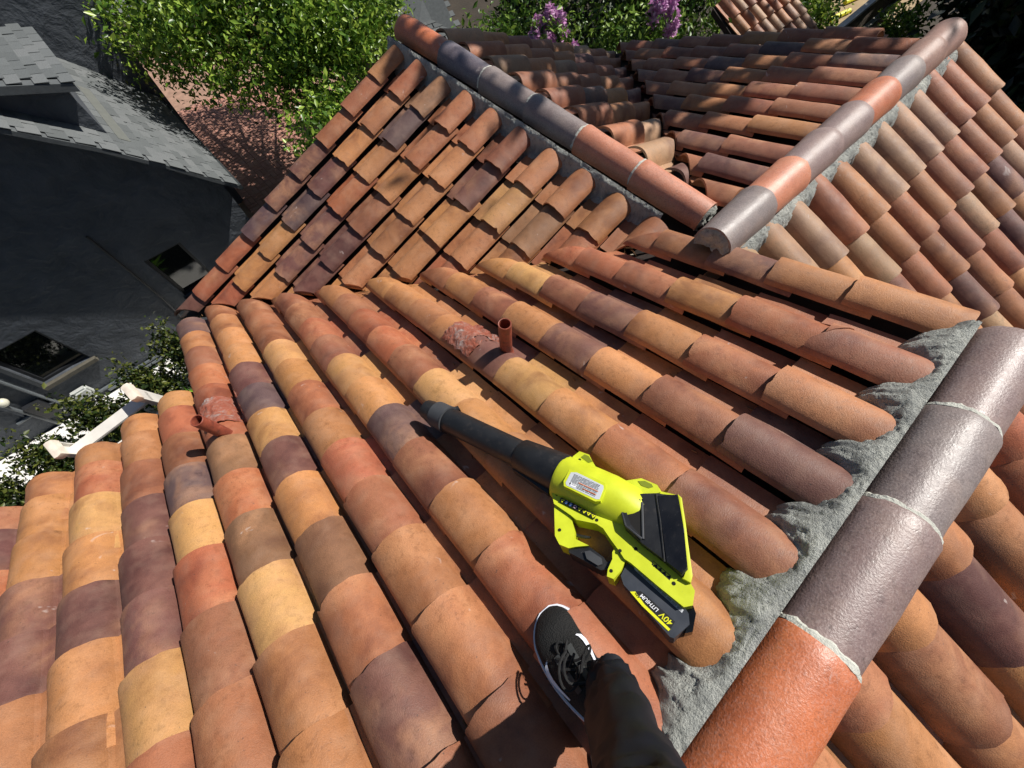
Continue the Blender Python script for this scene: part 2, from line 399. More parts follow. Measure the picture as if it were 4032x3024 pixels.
def cap_mesh(name, L, r0, r1, seed, th=.013):
    """barrel ridge cap along +x: wide end at x=0 tapering to x=L (tucked under the next)"""
    bm = bmesh.new(); seg = 22; xs = [0, .008, .05, .14, .25, .36, L]; T = []; Bt = []
    for xi, x in enumerate(xs):
        r = r0 + (r1 - r0) * x / L
        if xi == 0: r -= .004
        tr, br = [], []
        for k in range(seg + 1):
            a = math.pi * (-.06 + 1.12 * k / seg)
            nz = mnoise.noise(Vector((x * 6 + seed, math.cos(a) * 2, math.sin(a) * 2))) * .0035
            xx = x + (mnoise.noise(Vector((k * .6, seed, 1))) * .005 if xi == 0 else 0)
            tr.append(bm.verts.new((xx, (r + nz) * math.cos(a), (r + nz) * math.sin(a) * 1.02))); br.append(bm.verts.new((xx, (r - th) * math.cos(a), (r - th) * math.sin(a) * 1.02)))
        T.append(tr); Bt.append(br)
    n = len(xs)
    for i in range(n - 1):
        for k in range(seg): bm.faces.new((T[i][k], T[i][k + 1], T[i + 1][k + 1], T[i + 1][k])); bm.faces.new((Bt[i][k], Bt[i + 1][k], Bt[i + 1][k + 1], Bt[i][k + 1]))
        for k in (0, seg): bm.faces.new((T[i][k], T[i + 1][k], Bt[i + 1][k], Bt[i][k]))
    for i in (0, n - 1):
        for k in range(seg): bm.faces.new((T[i][k], T[i][k + 1], Bt[i][k + 1], Bt[i][k]))
    bmesh.ops.recalc_face_normals(bm, faces=bm.faces[:])
    me = bpy.data.meshes.new(name); bm.to_mesh(me); bm.free(); me.materials.append(M['cap']); me.shade_smooth(); me.set_sharp_from_angle(angle=R(38)); return me
def seam(par, p, direc, r, seed, full=True):
    """thin irregular mortar squeezed out at a cap joint"""
    side = Vector((-direc.y, direc.x, 0)); bm = bmesh.new(); n = 40; rows = []
    a0, a1 = (.02, 1.0) if full else (.30, 1.0)
    for k in range(n + 1):
        a = math.pi * (a0 + (a1 - a0) * k / n); w = .024 + .011 * fbm(k * .22, seed, 2); hgt = .005 + .004 * abs(fbm(k * .5, seed, 4))
        rad = side * math.cos(a) + Z * math.sin(a)
        row = []
        for (dx, dr) in ((-.002, -.004), (0, hgt), (w * .55, hgt * .9), (w, -.006)): row.append(bm.verts.new(p + direc * (dx + .004 * fbm(k * .3, seed, 6)) + rad * (r + dr)))
        rows.append(row)
    for k in range(n):
        for j in range(3): bm.faces.new((rows[k][j], rows[k][j + 1], rows[k + 1][j + 1], rows[k + 1][j]))
    o = bm_obj("mortar_joint", bm, M['mortar_light']); sub(o, par)
M['mortar_light'] = simple("pale_mortar", (196, 196, 186), .95, .15, 30, .6, 120, spec=.1, bdist=.008)
CAPC = {'P': (138, 116, 112), 'R': (194, 108, 64), 'S': (94, 88, 98), 'O': (196, 124, 92), 'G': (130, 118, 115), 'M': (156, 118, 104), 'Q': (142, 106, 92)}
def ridge(axis, direc, stations, cols, r, bed, seams=()):
    """stations: distances along direc, near to far; every near cap's far end lies over the next cap"""
    axis = Vector(axis); direc = Vector(direc)
    for k in range(len(stations) - 1):
        p0, p1 = stations[k], stations[k + 1]           # visible from p0 to p1; wide end at p1
        L = p1 - p0 + .05; me = cap_mesh("ridge_cap", L, r * 1.075, r * .955, k * 3.7 + r * 10)
        o = bpy.data.objects.new("ridge_cap", me); C.objects.link(o); sub(o, bed)
        X = -direc; Y = Z.cross(X); lift = .0
        P = axis + direc * p1 + Z * lift
        o.matrix_basis = Matrix(((X.x, Y.x, 0, P.x), (X.y, Y.y, 0, P.y), (X.z, Y.z, 1, P.z), (0, 0, 0, 1))) @ Matrix.Rotation(rnd.uniform(-.008, .008), 4, 'Z') @ Matrix.Rotation(rnd.uniform(-.006, .006), 4, 'Y')
        c = lin(*CAPC[cols[k]]); kk = rnd.uniform(.92, 1.08); o.color = (c[0] * kk, c[1] * kk, c[2] * kk, 1)
        if k in seams: seam(bed, axis + direc * p1, direc, r * .985, k + r * 100, k != 2)
def join_bed(name, fns):
    vs, fs = [], []
    for fn, n, k in fns:
        b = len(vs); vs += [fn(i / n, j / k) for i in range(n + 1) for j in range(k + 1)]
        fs += [(b + i * (k + 1) + j, b + i * (k + 1) + j + 1, b + (i + 1) * (k + 1) + j + 1, b + (i + 1) * (k + 1) + j) for i in range(n) for j in range(k)]
    return hp(mesh_obj(name, vs, fs, M['mortar'], None, True))
R1 = (0, -.675, .302); R2 = (0, .41, .0); R3 = (1.33, 0, -.205)
# near ridge
f1, n1_ = side_bed('A', -.93, 2.4, -.60, .115, [.126, .130, .126, .112, .098, .080, .045, -.03], 3.0, [-x for x in colA])
f2, n2_ = side_bed('F', -2.4, .93, .12, .035, [.08, .08, .06, .03, .0], 4.0)
bed1 = join_bed("ridge_mortar", [(f1, n1_, 26), (f2, n2_ // 2, 6)])
ridge(R1, (1, 0, 0), [-2.08, -1.66, -1.24, -.82, -.385, .075, .50, .93], "PMRRPGP", .107, bed1, (3, 4, 5))
# far right ridge
f1, n1_ = side_bed('C', -3.7, -1.02, .10, .05, [.10, .10, .09, .05, .0], 5.0)
f2, n2_ = side_bed('D', 1.02, 3.75, .12, .075, [.11, .11, .095, .06, .0], 6.0)
bed2 = join_bed("ridge_mortar", [(f1, n1_, 12), (f2, n2_, 16)])
ridge(R2, (1, 0, 0), [1.0, 1.36, 1.70, 2.06, 2.42, 2.78, 3.12, 3.45, 3.78], "GOPPRGQM", .106, bed2, ())
# cross gable ridge
f1, n1_ = side_bed('B', -3.66, -.80, .095, .115, [.125, .115, .075, .040, .022, .010, -.02], 7.0)
f2, n2_ = side_bed('E', .80, 3.66, .05, .05, [.09, .09, .07, .03, .0], 8.0)
bed3 = join_bed("ridge_mortar", [(f1, n1_, 22), (f2, n2_ // 2, 8)])
ridge(R3, (0, 1, 0), [.66, 1.13, 1.62, 2.11, 2.6, 3.1, 3.68], "OOGGSR", .105, bed3, (0, 1, 2, 3))
# mortar plugs in the open ends of two ridges
def plug(axis, direc, p, r, seed, par, mat=None):
    axis = Vector(axis); direc = Vector(direc); side = Vector((-direc.y, direc.x, 0)); vs = []; fs = []; nr, na = 6, 20
    for i in range(nr + 1):
        for k in range(na + 1):
            a = math.pi * (-.1 + 1.2 * k / na); q = r * i / nr
            b = direc * (.02 + .02 * fbm(q * 30 * math.cos(a), q * 30 * math.sin(a), seed)) * (1 if i < nr else 0)
            vs.append(axis + direc * p - b + (side * math.cos(a) + Z * (math.sin(a) - .25 * (1 - i / nr))) * q)
    for i in range(nr):
        for k in range(na): fs.append((i * (na + 1) + k, i * (na + 1) + k + 1, (i + 1) * (na + 1) + k + 1, (i + 1) * (na + 1) + k))
    sub(mesh_obj("mortar_plug", vs, fs, mat or M['mortar'], None, True), par)
plug(R2, (1, 0, 0), .958, .100, 1.0, bed2); plug(R3, (0, 1, 0), .618, .098, 2.0, bed3)
# walls, gable ends, gutters
stucco = simple("house_stucco", (196, 184, 164), .9, .1, 5, .5, 40)
bm = bmesh.new()
add_box(bm, (-4.0, -3.0, -5.2), (3.85, 1.9, -1.62)); add_box(bm, (-1.35, 1.902, -5.2), (3.9, 3.40, -1.66))
hp(bm_obj("wall", bm, stucco, smooth=False))
def gable(pts, ax):
    vs = [Vector(p) for p in pts]; o = Vector((.06, 0, 0)) if ax == 'x' else Vector((0, .06, 0))
    vs = vs + [v - o for v in vs]; n = len(pts)
    hp(mesh_obj("gable_wall", vs, [list(range(n)), list(range(2 * n - 1, n - 1, -1))] + [[k, (k + 1) % n, n + (k + 1) % n, n + k] for k in range(n)], stucco))
gable([(.98, -.67, .21), (.98, 1.9, -.84), (.98, 1.9, -1.7), (.98, -2.9, -1.7), (.98, -2.9, -.70)], 'x')
gable([(1.36, 3.44, -.36), (-1.35, 3.44, -1.44), (-1.35, 3.44, -1.75), (4.2, 3.44, -1.75), (4.2, 3.44, -1.48)], 'y')
gable([(3.9, .41, -.24), (3.9, 1.9, -.85), (3.9, 1.9, -1.7), (3.9, -2.9, -1.7), (3.9, -2.9, -1.5)], 'x')
white_paint = simple("white_paint", (228, 226, 220), .45, .06, 12, .15, 50)
def gutter(p0, p1, outw):
    p0, p1, outw = Vector(p0), Vector(p1), Vector(outw); pr = [(0, 0), (0, -.10), (.07, -.10), (.11, -.03), (.11, 0), (.125, 0), (.125, -.012), (.115, -.03), (.075, -.112), (-.008, -.112), (-.008, 0)]
    vs = [p + outw * a + Z * b for p in (p0, p1) for a, b in pr]; n = len(pr)
    hp(mesh_obj("gutter", vs, [[k, (k + 1) % n, n + (k + 1) % n, n + k] for k in range(n)] + [list(range(n)), list(range(2 * n - 1, n - 1, -1))], white_paint))
gutter((-4.2, 2.215, -.94), (-1.76, 2.215, -.94), (0, 1, 0))
# ------------------------------------------------------------------ things on the roof
def att(o, root): o.parent = root; o.matrix_parent_inverse = Matrix.Translation(-Vector(root.location)); return o
def lathe_axis(bm, p0, p1, stations, seg=28, ends=True):
    """turned body along p0->p1; stations are (fraction, radius)"""
    p0, p1 = Vector(p0), Vector(p1); t = (p1 - p0).normalized(); a = t.cross(A.n).normalized(); b = a.cross(t)
    rings = [[bm.verts.new(p0 + (p1 - p0) * f + (a * math.cos(2 * math.pi * k / seg) + b * math.sin(2 * math.pi * k / seg)) * r) for k in range(seg)] for f, r in stations]
    for i in range(len(rings) - 1):
        for k in range(seg): bm.faces.new((rings[i][k], rings[i][(k + 1) % seg], rings[i + 1][(k + 1) % seg], rings[i + 1][k]))
    if ends: bm.faces.new(rings[0][::-1]); bm.faces.new(rings[-1])
fA = lambda x, s, h: AP(x, s, h)
# --- vent pipes with lead flashing
lead = NT("painted_lead"); tc = lead.n("ShaderNodeTexCoord").outputs['Object']
nn = lead.noise(tc, 16, 5, .7, 1.2); n_ = lead.noise(tc, 60, 4)
cc = lead.ramp(nn, [(.42, lin(146, 80, 62)), (.54, lin(152, 98, 82)), (.62, lin(146, 122, 116)), (.74, lin(196, 186, 178))])
lead.col(cc); lead.rough(.62); lead.b.inputs['Specular IOR Level'].default_value = .35; lead.bump(lead.math('ADD', nn, n_), .6, .008)
M['lead'] = lead.m
pp = NT("red_painted_pipe"); tc = pp.n("ShaderNodeTexCoord").outputs['Object']
pn = pp.noise(tc, 28, 5, .7); pp.col(pp.ramp(pn, [(.30, lin(56, 48, 44)), (.40, lin(124, 62, 48)), (.62, lin(152, 78, 58)), (.75, lin(176, 116, 98))])); pp.rough(.55); pp.bump(pn, .3, .004); M['pipe'] = pp.m
M['dark'] = simple("painted_inside_shade", (16, 14, 13), .9, .1, 5, 0)  # near-black stands in for the shade inside bores, openings and screw holes
def vent(x, s, h, r, label, flash, side):
    base = AP(x, s, .03); root = empty("vent_pipe", base); tag(root, label, "vent pipe", "vent pipes on the tile roof")
    bm = bmesh.new(); P = Vector(base); seg = 24; rings = []
    for z, q in ((-.06, r), (.0, r), (h, r), (h + .002, r - .002), (h + .001, r * .84), (h - .16, r * .82)):
        rings.append([bm.verts.new(P + Vector((q * math.cos(2 * math.pi * k / seg), q * math.sin(2 * math.pi * k / seg), z))) for k in range(seg)])
    for i in range(len(rings) - 1):
        for k in range(seg): bm.faces.new((rings[i][k], rings[i][(k + 1) % seg], rings[i + 1][(k + 1) % seg], rings[i + 1][k]))
    bm.faces.new(rings[-1])
    pipe = att(bm_obj("pipe", bm, M['pipe']), root)
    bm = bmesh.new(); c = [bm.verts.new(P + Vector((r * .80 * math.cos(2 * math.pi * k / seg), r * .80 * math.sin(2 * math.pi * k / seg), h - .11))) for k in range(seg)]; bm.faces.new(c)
    o = bm_obj("bore_shade", bm, M['dark']); o.parent = pipe
    # crinkled lead collar: a cone from the pipe to the sheet
    bm = bmesh.new(); rings = []
    for i, (z, q) in enumerate(((.075, r * 1.03), (.06, r * 1.18), (.045, r * 1.12), (.02, r * 1.35), (-.01, r * 1.7), (-.045, r * 2.2), (-.07, r * 2.4))):
        ring = []
        for k in range(32):
            a = 2 * math.pi * k / 32; w = 1 + .07 * fbm(k * .45 + x * 9, i * .9, 3)
            ring.append(bm.verts.new(P + Vector((q * w * math.cos(a), q * w * math.sin(a), z + .010 * fbm(k * .5, i + x, 8))) + (A.n - Z) * 0))
        rings.append(ring)
    for i in range(len(rings) - 1):
        for k in range(32): bm.faces.new((rings[i][k], rings[i][(k + 1) % 32], rings[i + 1][(k + 1) % 32], rings[i + 1][k]))
    att(bm_obj("collar", bm, M['pipe']), root)
    # dressed lead sheet lying over the neighbouring tile
    x0, x1, s0, s1 = flash; n, m = 30, 26; grid = []
    bm = bmesh.new()
    for i in range(n + 1):
        for j in range(m + 1):
            xx = x0 + (x1 - x0) * i / n + .010 * fbm(j * .3, x * 5, 1); ss = s0 + (s1 - s0) * j / m + .012 * fbm(i * .3, s * 5, 2)
            cf = [f for f in colA if f <= xx]; t = xx - max(cf) if cf else .2
            hh = prof(min(t, .27)) + .036 + .008 * fbm(xx * 26, ss * 22, x) + .005 * fbm(xx * 70, ss * 60, x)
            grid.append(bm.verts.new(AP(xx, ss, hh)))
    for i in range(n):
        for j in range(m):
            cx, cy = (i / n - side[0]), (j / m - side[1])
            if side[2] and cx * cx * 1.3 + cy * cy * 2.2 < side[2] * (1 + .6 * fbm(i * .5, j * .5, 9)): continue     # a rotted hole
            bm.faces.new((grid[i * (m + 1) + j], grid[i * (m + 1) + j + 1], grid[(i + 1) * (m + 1) + j + 1], grid[(i + 1) * (m + 1) + j]))
    bmesh.ops.delete(bm, geom=[v for v in bm.verts if not v.link_faces], context='VERTS')
    att(bm_obj("flashing", bm, M['lead'], sharp=60), root)
vent(-.165, .82, .315, .032, "upright vent pipe with torn lead flashing in the middle of the near slope", (-.33, -.10, .90, 1.17), (.55, .12, .035))
vent(-1.545, 1.70, .31, .032, "leaning looking red vent pipe near the gutter with pale lead flashing", (-1.63, -1.43, 1.76, 2.05), (0, 0, 0))

# --- leaf blower lying on its side
def plastic(name, rgb, rough=.38, scratch=.0, spec=.5):
    m = NT(name); tc = m.n("ShaderNodeTexCoord").outputs['Object']
    n1 = m.noise(tc, 14, 4); c = lin(*rgb); cc = m.ramp(n1, [(.3, tuple(x * .85 for x in c[:3]) + (1,)), (.7, tuple(min(1, x * 1.08) for x in c[:3]) + (1,))])
    if scratch:
        mp = m.n("ShaderNodeMapping", i={'Scale': (40, 220, 90), 'Rotation': (.3, .6, .9)}); m.link(tc, mp.inputs[0])
        sc = m.ramp(m.noise(mp.outputs[0], 1.6, 3, .7), [(.66, K(0)), (.72, K(1))]); cc = m.mix(m.math('MULTIPLY', sc, scratch), cc, lin(120, 120, 122))
        dd = m.ramp(m.noise(tc, 30, 5, .7), [(.55, K(0)), (.75, K(1))]); cc = m.mix(m.math('MULTIPLY', dd, scratch * .5), cc, lin(110, 100, 92))
    m.col(cc); m.rough(m.ramp(n1, [(.3, K(rough - .06)), (.7, K(rough + .12))])); m.b.inputs['Specular IOR Level'].default_value = spec
    m.bump(m.noise(tc, 260, 2), .08, .002); return m.m
M['lime'] = plastic("lime_plastic", (204, 214, 44), .42, .10); M['black'] = plastic("black_plastic", (30, 31, 34), .42, .35); M['rubber'] = plastic("grey_rubber", (62, 64, 68), .6)
M['batt'] = plastic("battery_plastic", (58, 62, 70), .35, .12); M['gloss'] = plastic("gloss_black", (12, 13, 15), .15)
blower = empty("leaf_blower", AP(-.5, -.1, .07)); tag(blower, "lime and black cordless leaf blower lying on its side on the roof tiles", "leaf blower")
def bpart(name, bm, mat, par=None, sharp=40):
    o = bm_obj(name, bm, mat, sharp=sharp)
    if par is None: att(o, blower)
    else: o.parent = par
    return o
HT = .155
bm = bmesh.new(); p0, p1 = AP(-.668, .765, HT - .005), AP(-.533, .222, HT)
lathe_axis(bm, p0, p1, [(0, .040), (.0, .045), (.05, .0485), (.16, .053), (.20, .056), (.6, .0545), (1.0, .054)])
tube = bpart("nozzle_tube", bm, M['black'])
bm = bmesh.new(); lathe_axis(bm, AP(-.6695, .771, HT - .005), AP(-.666, .757, HT - .005), [(0, .034), (.5, .040), (1, .030)]); o = bpart("bore_shade", bm, M['dark'], tube)
bm = bmesh.new(); lathe_axis(bm, AP(-.652, .702, HT - .004), AP(-.6325, .620, HT - .004), [(0, .0565), (.03, .0595), (.93, .0615), (.96, .064), (1.0, .064), (1.0, .055)]); bpart("nozzle_collar", bm, M['rubber'], tube)
bm = bmesh.new(); add_prism(bm, [(-.590, .655), (-.562, .640), (-.567, .615), (-.592, .628)], HT - .01, HT + .012, fA, .003); bpart("collar_latch", bm, M['black'], tube)
for k, sd in enumerate((1, -1)):                                # moulded rib along the tube
    bm = bmesh.new(); add_tube(bm, [AP(-.655, .700, HT - .058), AP(-.54, .22, HT - .058)], .004, 6); bpart("tube_rib", bm, M['black'], tube); break
bm = bmesh.new(); lathe_axis(bm, AP(-.5375, .232, HT), AP(-.485, .030, HT + .003), [(0, .052), (0, .060), (.03, .0655), (.5, .0715), (1.0, .077)]); bpart("tube_base", bm, M['black'])
# side rib under the base tube
bm = bmesh.new(); add_prism(bm, [(-.600, .205), (-.592, .205), (-.565, .04), (-.578, .03)], HT - .03, HT + .012, fA, .003); bpart("tube_base_rib", bm, M['black'])
BODY = [(-.573, .008), (-.522, .034), (-.455, .062), (-.405, -.039), (-.389, -.083), (-.375, -.15), (-.334, -.176), (-.321, -.228), (-.330, -.249), (-.307, -.293), (-.310, -.308), (-.367, -.36), (-.478, -.453), (-.496, -.46), (-.505, -.48), (-.539, -.496), (-.558, -.483), (-.563, -.405), (-.566, -.319), (-.570, -.297), (-.563, -.273), (-.555, -.236), (-.544, -.194), (-.548, -.169), (-.582, -.114), (-.583, -.091), (-.593, -.022)]
bm = bmesh.new(); add_prism(bm, BODY, .10, .192, fA, .014, 3)
lathe_axis(bm, AP(-.500, .045, HT + .004), AP(-.418, -.255, HT + .004), [(0, .070), (0.0, .078), (.04, .084), (.6, .084), (.85, .076), (1.0, .055)])
housing = bpart("housing", bm, M['lime'], sharp=32)
# raised panel that frames the rating label
LF = [(-.482, .001), (-.463, -.02), (-.441, -.121), (-.454, -.135), (-.496, -.149), (-.508, -.138), (-.537, -.027), (-.525, -.014)]
bm = bmesh.new(); add_prism(bm, LF, .20, .2445, fA, .006, 2); bpart("label_frame", bm, M['lime'], housing)
bm = bmesh.new(); add_prism(bm, [(-.591, -.018), (-.581, -.087), (-.610, -.133), (-.628, -.146), (-.612, -.195), (-.642, -.169), (-.662, -.155), (-.674, -.126), (-.665, -.097)], .105, .182, fA, .010, 3); strut = bpart("handle_strut", bm, M['lime'], sharp=32)
bm = bmesh.new(); add_prism(bm, [(-.555, -.255), (-.566, -.300), (-.600, -.309), (-.633, -.309), (-.641, -.291), (-.624, -.280), (-.593, -.271), (-.578, -.258)], .105, .183, fA, .009, 3); bpart("battery_latch_arm", bm, M['lime'], sharp=32)
bm = bmesh.new(); add_prism(bm, [(-.657, -.146), (-.640, -.157), (-.612, -.192), (-.605, -.247), (-.609, -.262), (-.594, -.270), (-.602, -.281), (-.628, -.273), (-.639, -.264), (-.652, -.215), (-.669, -.161)], .095, .170, fA, .014, 3); grip = bpart("grip", bm, M['black'])
bm = bmesh.new(); add_prism(bm, [(-.634, -.196), (-.620, -.206), (-.613, -.246), (-.624, -.258), (-.636, -.252), (-.645, -.215)], .155, .178, fA, .006, 3); bpart("grip_pad", bm, M['rubber'], grip)
bm = bmesh.new(); add_tube(bm, [AP(-.618, -.118, .145), AP(-.606, -.142, .147), AP(-.592, -.162, .147), AP(-.583, -.171, .146)], [.006, .006, .005, .003], 8); bpart("trigger", bm, M['black'])
for poly in ([(-.440, .050), (-.394, .044), (-.382, .008), (-.393, -.015), (-.404, -.045), (-.440, -.030)], [(-.380, -.145), (-.338, -.179), (-.324, -.230), (-.337, -.251), (-.372, -.235), (-.395, -.185)]):
    bm = bmesh.new(); add_prism(bm, poly, .12, .203, fA, .006, 2); cx = sum(p[0] for p in poly) / 6; cy = sum(p[1] for p in poly) / 6; hk = bpart("foot_rib", bm, M['lime'], sharp=32)
    bm = bmesh.new(); add_prism(bm, [((p[0] - cx) * .35 + cx + .012, (p[1] - cy) * .45 + cy) for p in poly], .1995, .2045, fA); bpart("recess_shade", bm, simple("lime_shadow", (120, 132, 16), .6, .05, 5, 0), hk)  # flat darker lime inset paints the shade of a recess
INT = [(-.419, -.182), (-.382, -.219), (-.350, -.252), (-.316, -.296), (-.394, -.372), (-.476, -.439), (-.502, -.438), (-.501, -.385), (-.506, -.311), (-.502, -.249), (-.472, -.200)]
bm = bmesh.new(); add_prism(bm, INT, .12, .2165, fA, .010, 3); intake = bpart("air_intake", bm, M['black'])
WIN = [(-.424, -.196), (-.395, -.232), (-.493, -.312), (-.492, -.245), (-.469, -.210)]
bm = bmesh.new(); add_prism(bm, WIN, .15, .2185, fA); o = bpart("intake_opening_shade", bm, M['dark'], intake)  # solid dark slab paints the shade within the intake opening
bm = bmesh.new(); add_prism(bm, [(-.430, -.196), (-.424, -.204), (-.462, -.222), (-.470, -.212)], .19, .224, fA, .003); bpart("louvre", bm, M['rubber'], intake)
bm = bmesh.new(); add_prism(bm, [(-.472, -.214), (-.465, -.224), (-.486, -.256), (-.4935, -.300), (-.497, -.250)], .19, .223, fA, .002); bpart("louvre", bm, M['black'], intake)
bm = bmesh.new(); add_tube(bm, [AP(-.3575, -.250, .217), AP(-.42, -.31, .2185), AP(-.5045, -.385, .216)], .0035, 8); bpart("rib", bm, M['black'], intake)
bm = bmesh.new(); add_prism(bm, [(-.309, -.292), (-.312, -.309), (-.480, -.456), (-.499, -.463), (-.505, -.44), (-.474, -.4385), (-.3925, -.3715), (-.318, -.298)], .13, .206, fA, .003); bpart("intake_rim", bm, M['lime'], intake)
COWL = [(-.360, -.258), (-.318, -.298), (-.394, -.370), (-.475, -.436), (-.499, -.435), (-.502, -.391)]
bm = bmesh.new(); add_prism(bm, COWL, .15, .2215, fA, .006, 3); bpart("intake_cowl", bm, plastic("cowl_black", (17, 18, 22), .22, .25), intake)
for q0, q1 in (((-.436, -.200), (-.405, -.228)), ((-.408, -.236), (-.495, -.306)), ((-.436, -.200), (-.474, -.214)), ((-.474, -.214), (-.497, -.246)), ((-.497, -.246), (-.497, -.304))):
    bm = bmesh.new(); add_tube(bm, [AP(*q0, .219), AP(*q1, .219)], .0042, 8); bpart("opening_frame", bm, M['rubber'], intake)
# battery
bm = bmesh.new(); add_prism(bm, [(-.571, -.306), (-.558, -.322), (-.550, -.477), (-.559, -.499), (-.578, -.514), (-.632, -.506), (-.637, -.497), (-.623, -.336), (-.610, -.315)], .085, .172, fA, .012, 2); batt = bpart("battery", bm, M['batt'], sharp=25)
bm = bmesh.new(); add_prism(bm, [(-.548, -.478), (-.530, -.493), (-.542, -.510), (-.584, -.528), (-.601, -.517), (-.567, -.506)], .095, .158, fA, .006, 2); bpart("battery_latch", bm, M['gloss'], batt)
M['silver'] = simple("silver_label", (196, 200, 206), .4, .05, 8, 0); M['orange'] = simple("orange_print", (208, 110, 50), .6, .05, 8, 0); M['ink'] = simple("black_ink", (22, 22, 24), .5, .1, 8, 0)
M['yellow'] = simple("yellow_print", (226, 226, 30), .45, .03, 8, 0); M['white'] = simple("white_print", (235, 236, 240), .5, .02, 8, 0); M['blue'] = simple("blue_print", (60, 110, 190), .5, .03, 8, 0); M['pink'] = simple("pink_print", (222, 190, 206), .5, .03, 8, 0)
def decal(name, poly, h, mat, par, th=.0006):
    bm = bmesh.new(); add_prism(bm, poly, h - th, h, fA); return bpart(name, bm, M[mat], par)
PN = decal("battery_panel", [(-.614, -.370), (-.603, -.379), (-.601, -.393), (-.599, -.486), (-.622, -.488), (-.622, -.407)], .1728, 'ink', batt)
decal("stripe", [(-.625, -.360), (-.614, -.370), (-.622, -.407), (-.622, -.488), (-.629, -.487), (-.630, -.405)], .1732, 'yellow', batt)
def label(text, x, s, h, dx, ds, size, mat, par, shear=.0):
    c = bpy.data.curves.new("lettering", 'FONT'); c.body = text; c.size = size; c.extrude = .0003; c.materials.append(M[mat]); c.shear = shear; c.offset = size * .012
    o = bpy.data.objects.new("lettering", c); C.objects.link(o); o.parent = par
    t = (AP(x + dx, s + ds, h) - AP(x, s, h)).normalized(); n = A.n; up = n.cross(t); p = AP(x, s, h)
    o.matrix_basis = Matrix(((t.x, up.x, n.x, p.x), (t.y, up.y, n.y, p.y), (t.z, up.z, n.z, p.z), (0, 0, 0, 1)))
    dg = bpy.context.evaluated_depsgraph_get(); me = bpy.data.meshes.new_from_object(o.evaluated_get(dg)); mb = o.matrix_basis.copy(); bpy.data.objects.remove(o)
    o = bpy.data.objects.new("lettering", me); C.objects.link(o); o.parent = par; o.matrix_basis = mb
    return o
# writing runs towards +s; its top faces -x
label("40V", -.6035, -.4845, .1733, 0, 1, .0215, 'yellow', batt, .15); label("LITHIUM", -.6055, -.4415, .1733, 0, 1, .0145, 'white', batt, .15); label("4Ah", -.6165, -.388, .1737, .15, 1, .0095, 'ink', batt)
# rating strip with rows of fine print
st = decal("rating_strip", [(-.5645, -.326), (-.5575, -.333), (-.5605, -.485), (-.5695, -.486), (-.5695, -.333)], .1733, 'silver', batt)
for k in range(3):
    xx = -.5625 - .0024 * k
    for q in range(9): s0 = -.342 - .0158 * q; decal("print_line", [(xx, s0), (xx, s0 - .0135), (xx - .0009, s0 - .0135), (xx - .0009, s0)], .1737, 'ink', batt, .0003)
# rating label on the housing
LB = [(-.486, -.011), (-.473, -.026), (-.451, -.121), (-.458, -.129), (-.494, -.143), (-.501, -.135), (-.530, -.032), (-.524, -.023)]
rl = decal("rating_label", LB, .2453, 'silver', housing, .0009)
u1 = Vector((.0145, -.0955)) ; u1n = u1.normalized(); v1 = Vector((-u1n.y * -1, u1n.x * -1)); v1 = Vector((-.94, -.30)) ; v1.normalize(); u1n = Vector((.27, -.963)).normalized()
o0 = Vector((-.482, -.020))
def row(r, a, b, th, mat, h=.2457):
    q = o0 + v1 * r; A_ = q + u1n * a; B_ = q + u1n * b; w = v1 * th
    decal("print_line", [tuple(A_), tuple(B_), tuple(B_ + w), tuple(A_ + w)], h, mat, housing, .0003)
for k in range(11):
    x = .003
    while x < .094:
        ln = rnd.uniform(.012, .03); row(.0022 + .0040 * k, x, min(x + ln, .097), .0016, 'ink'); x += ln + .0022
row(.0225, .030, .100, .0026, 'orange', .2460); row(.0355, .05, .099, .002, 'orange', .2460); row(.033, .001, .028, .0115, 'white', .2460); row(.0345, .003, .008, .008, 'ink', .2463); row(.0345, .011, .026, .0012, 'ink', .2463); row(.038, .011, .026, .0012, 'ink', .2463)
# row of warning pictograms
ic = decal("pictogram_strip", [(-.562, -.027), (-.528, -.152), (-.5415, -.1565), (-.5755, -.0325)], .1985, 'ink', housing, .003)
for k in range(8):
    f = (k + .5) / 8; cx = -.5688 + (.034) * f; cy = -.030 - .1245 * f
    if k in (1, 2, 3): decal("pictogram", [(cx + .0058 * math.cos(a * .5236), cy + .0058 * math.sin(a * .5236)) for a in range(12)], .1990, ('', 'blue', 'blue', 'pink')[k], housing); decal("pictogram", [(cx - .002, cy - .003), (cx + .002, cy - .003), (cx + .003, cy + .002), (cx - .003, cy + .002)], .1993, 'white' if k < 3 else 'ink', housing)
    else: decal("pictogram", [(cx - .0065, cy - .0045), (cx + .0062, cy - .0068), (cx + .0008, cy + .0068)], .1990, 'yellow', housing); decal("pictogram", [(cx - .002, cy - .002), (cx + .0022, cy - .003), (cx + .001, cy + .002)], .1993, 'ink', housing)
ic2 = decal("pictogram_strip", [(-.517, -.357), (-.517, -.415), (-.529, -.420), (-.529, -.361)], .1925, 'ink', housing, .003)
for k in range(4): cy = -.365 - .0138 * k; decal("pictogram", [(-.519, cy + .006), (-.519, cy - .006), (-.5275, cy)], .1930, 'lime', housing)
for x, s in ((-.563, -.007), (-.641, -.095), (-.538, -.163), (-.561, -.274), (-.525, -.303), (-.621, -.290), (-.528, -.432), (-.419, .020)):
    h = .1925 if x > -.6 else .1832
    if (x, s) == (-.419, .020): h = .2036
    bm = bmesh.new(); add_prism(bm, [(x + .0052 * math.cos(a * .5236), s + .0052 * math.sin(a * .5236)) for a in range(12)], h - .02, h + .0006, fA); bpart("screw_hole_shade", bm, M['dark'], housing)  # dark discs on the surface paint the shade of screw holes

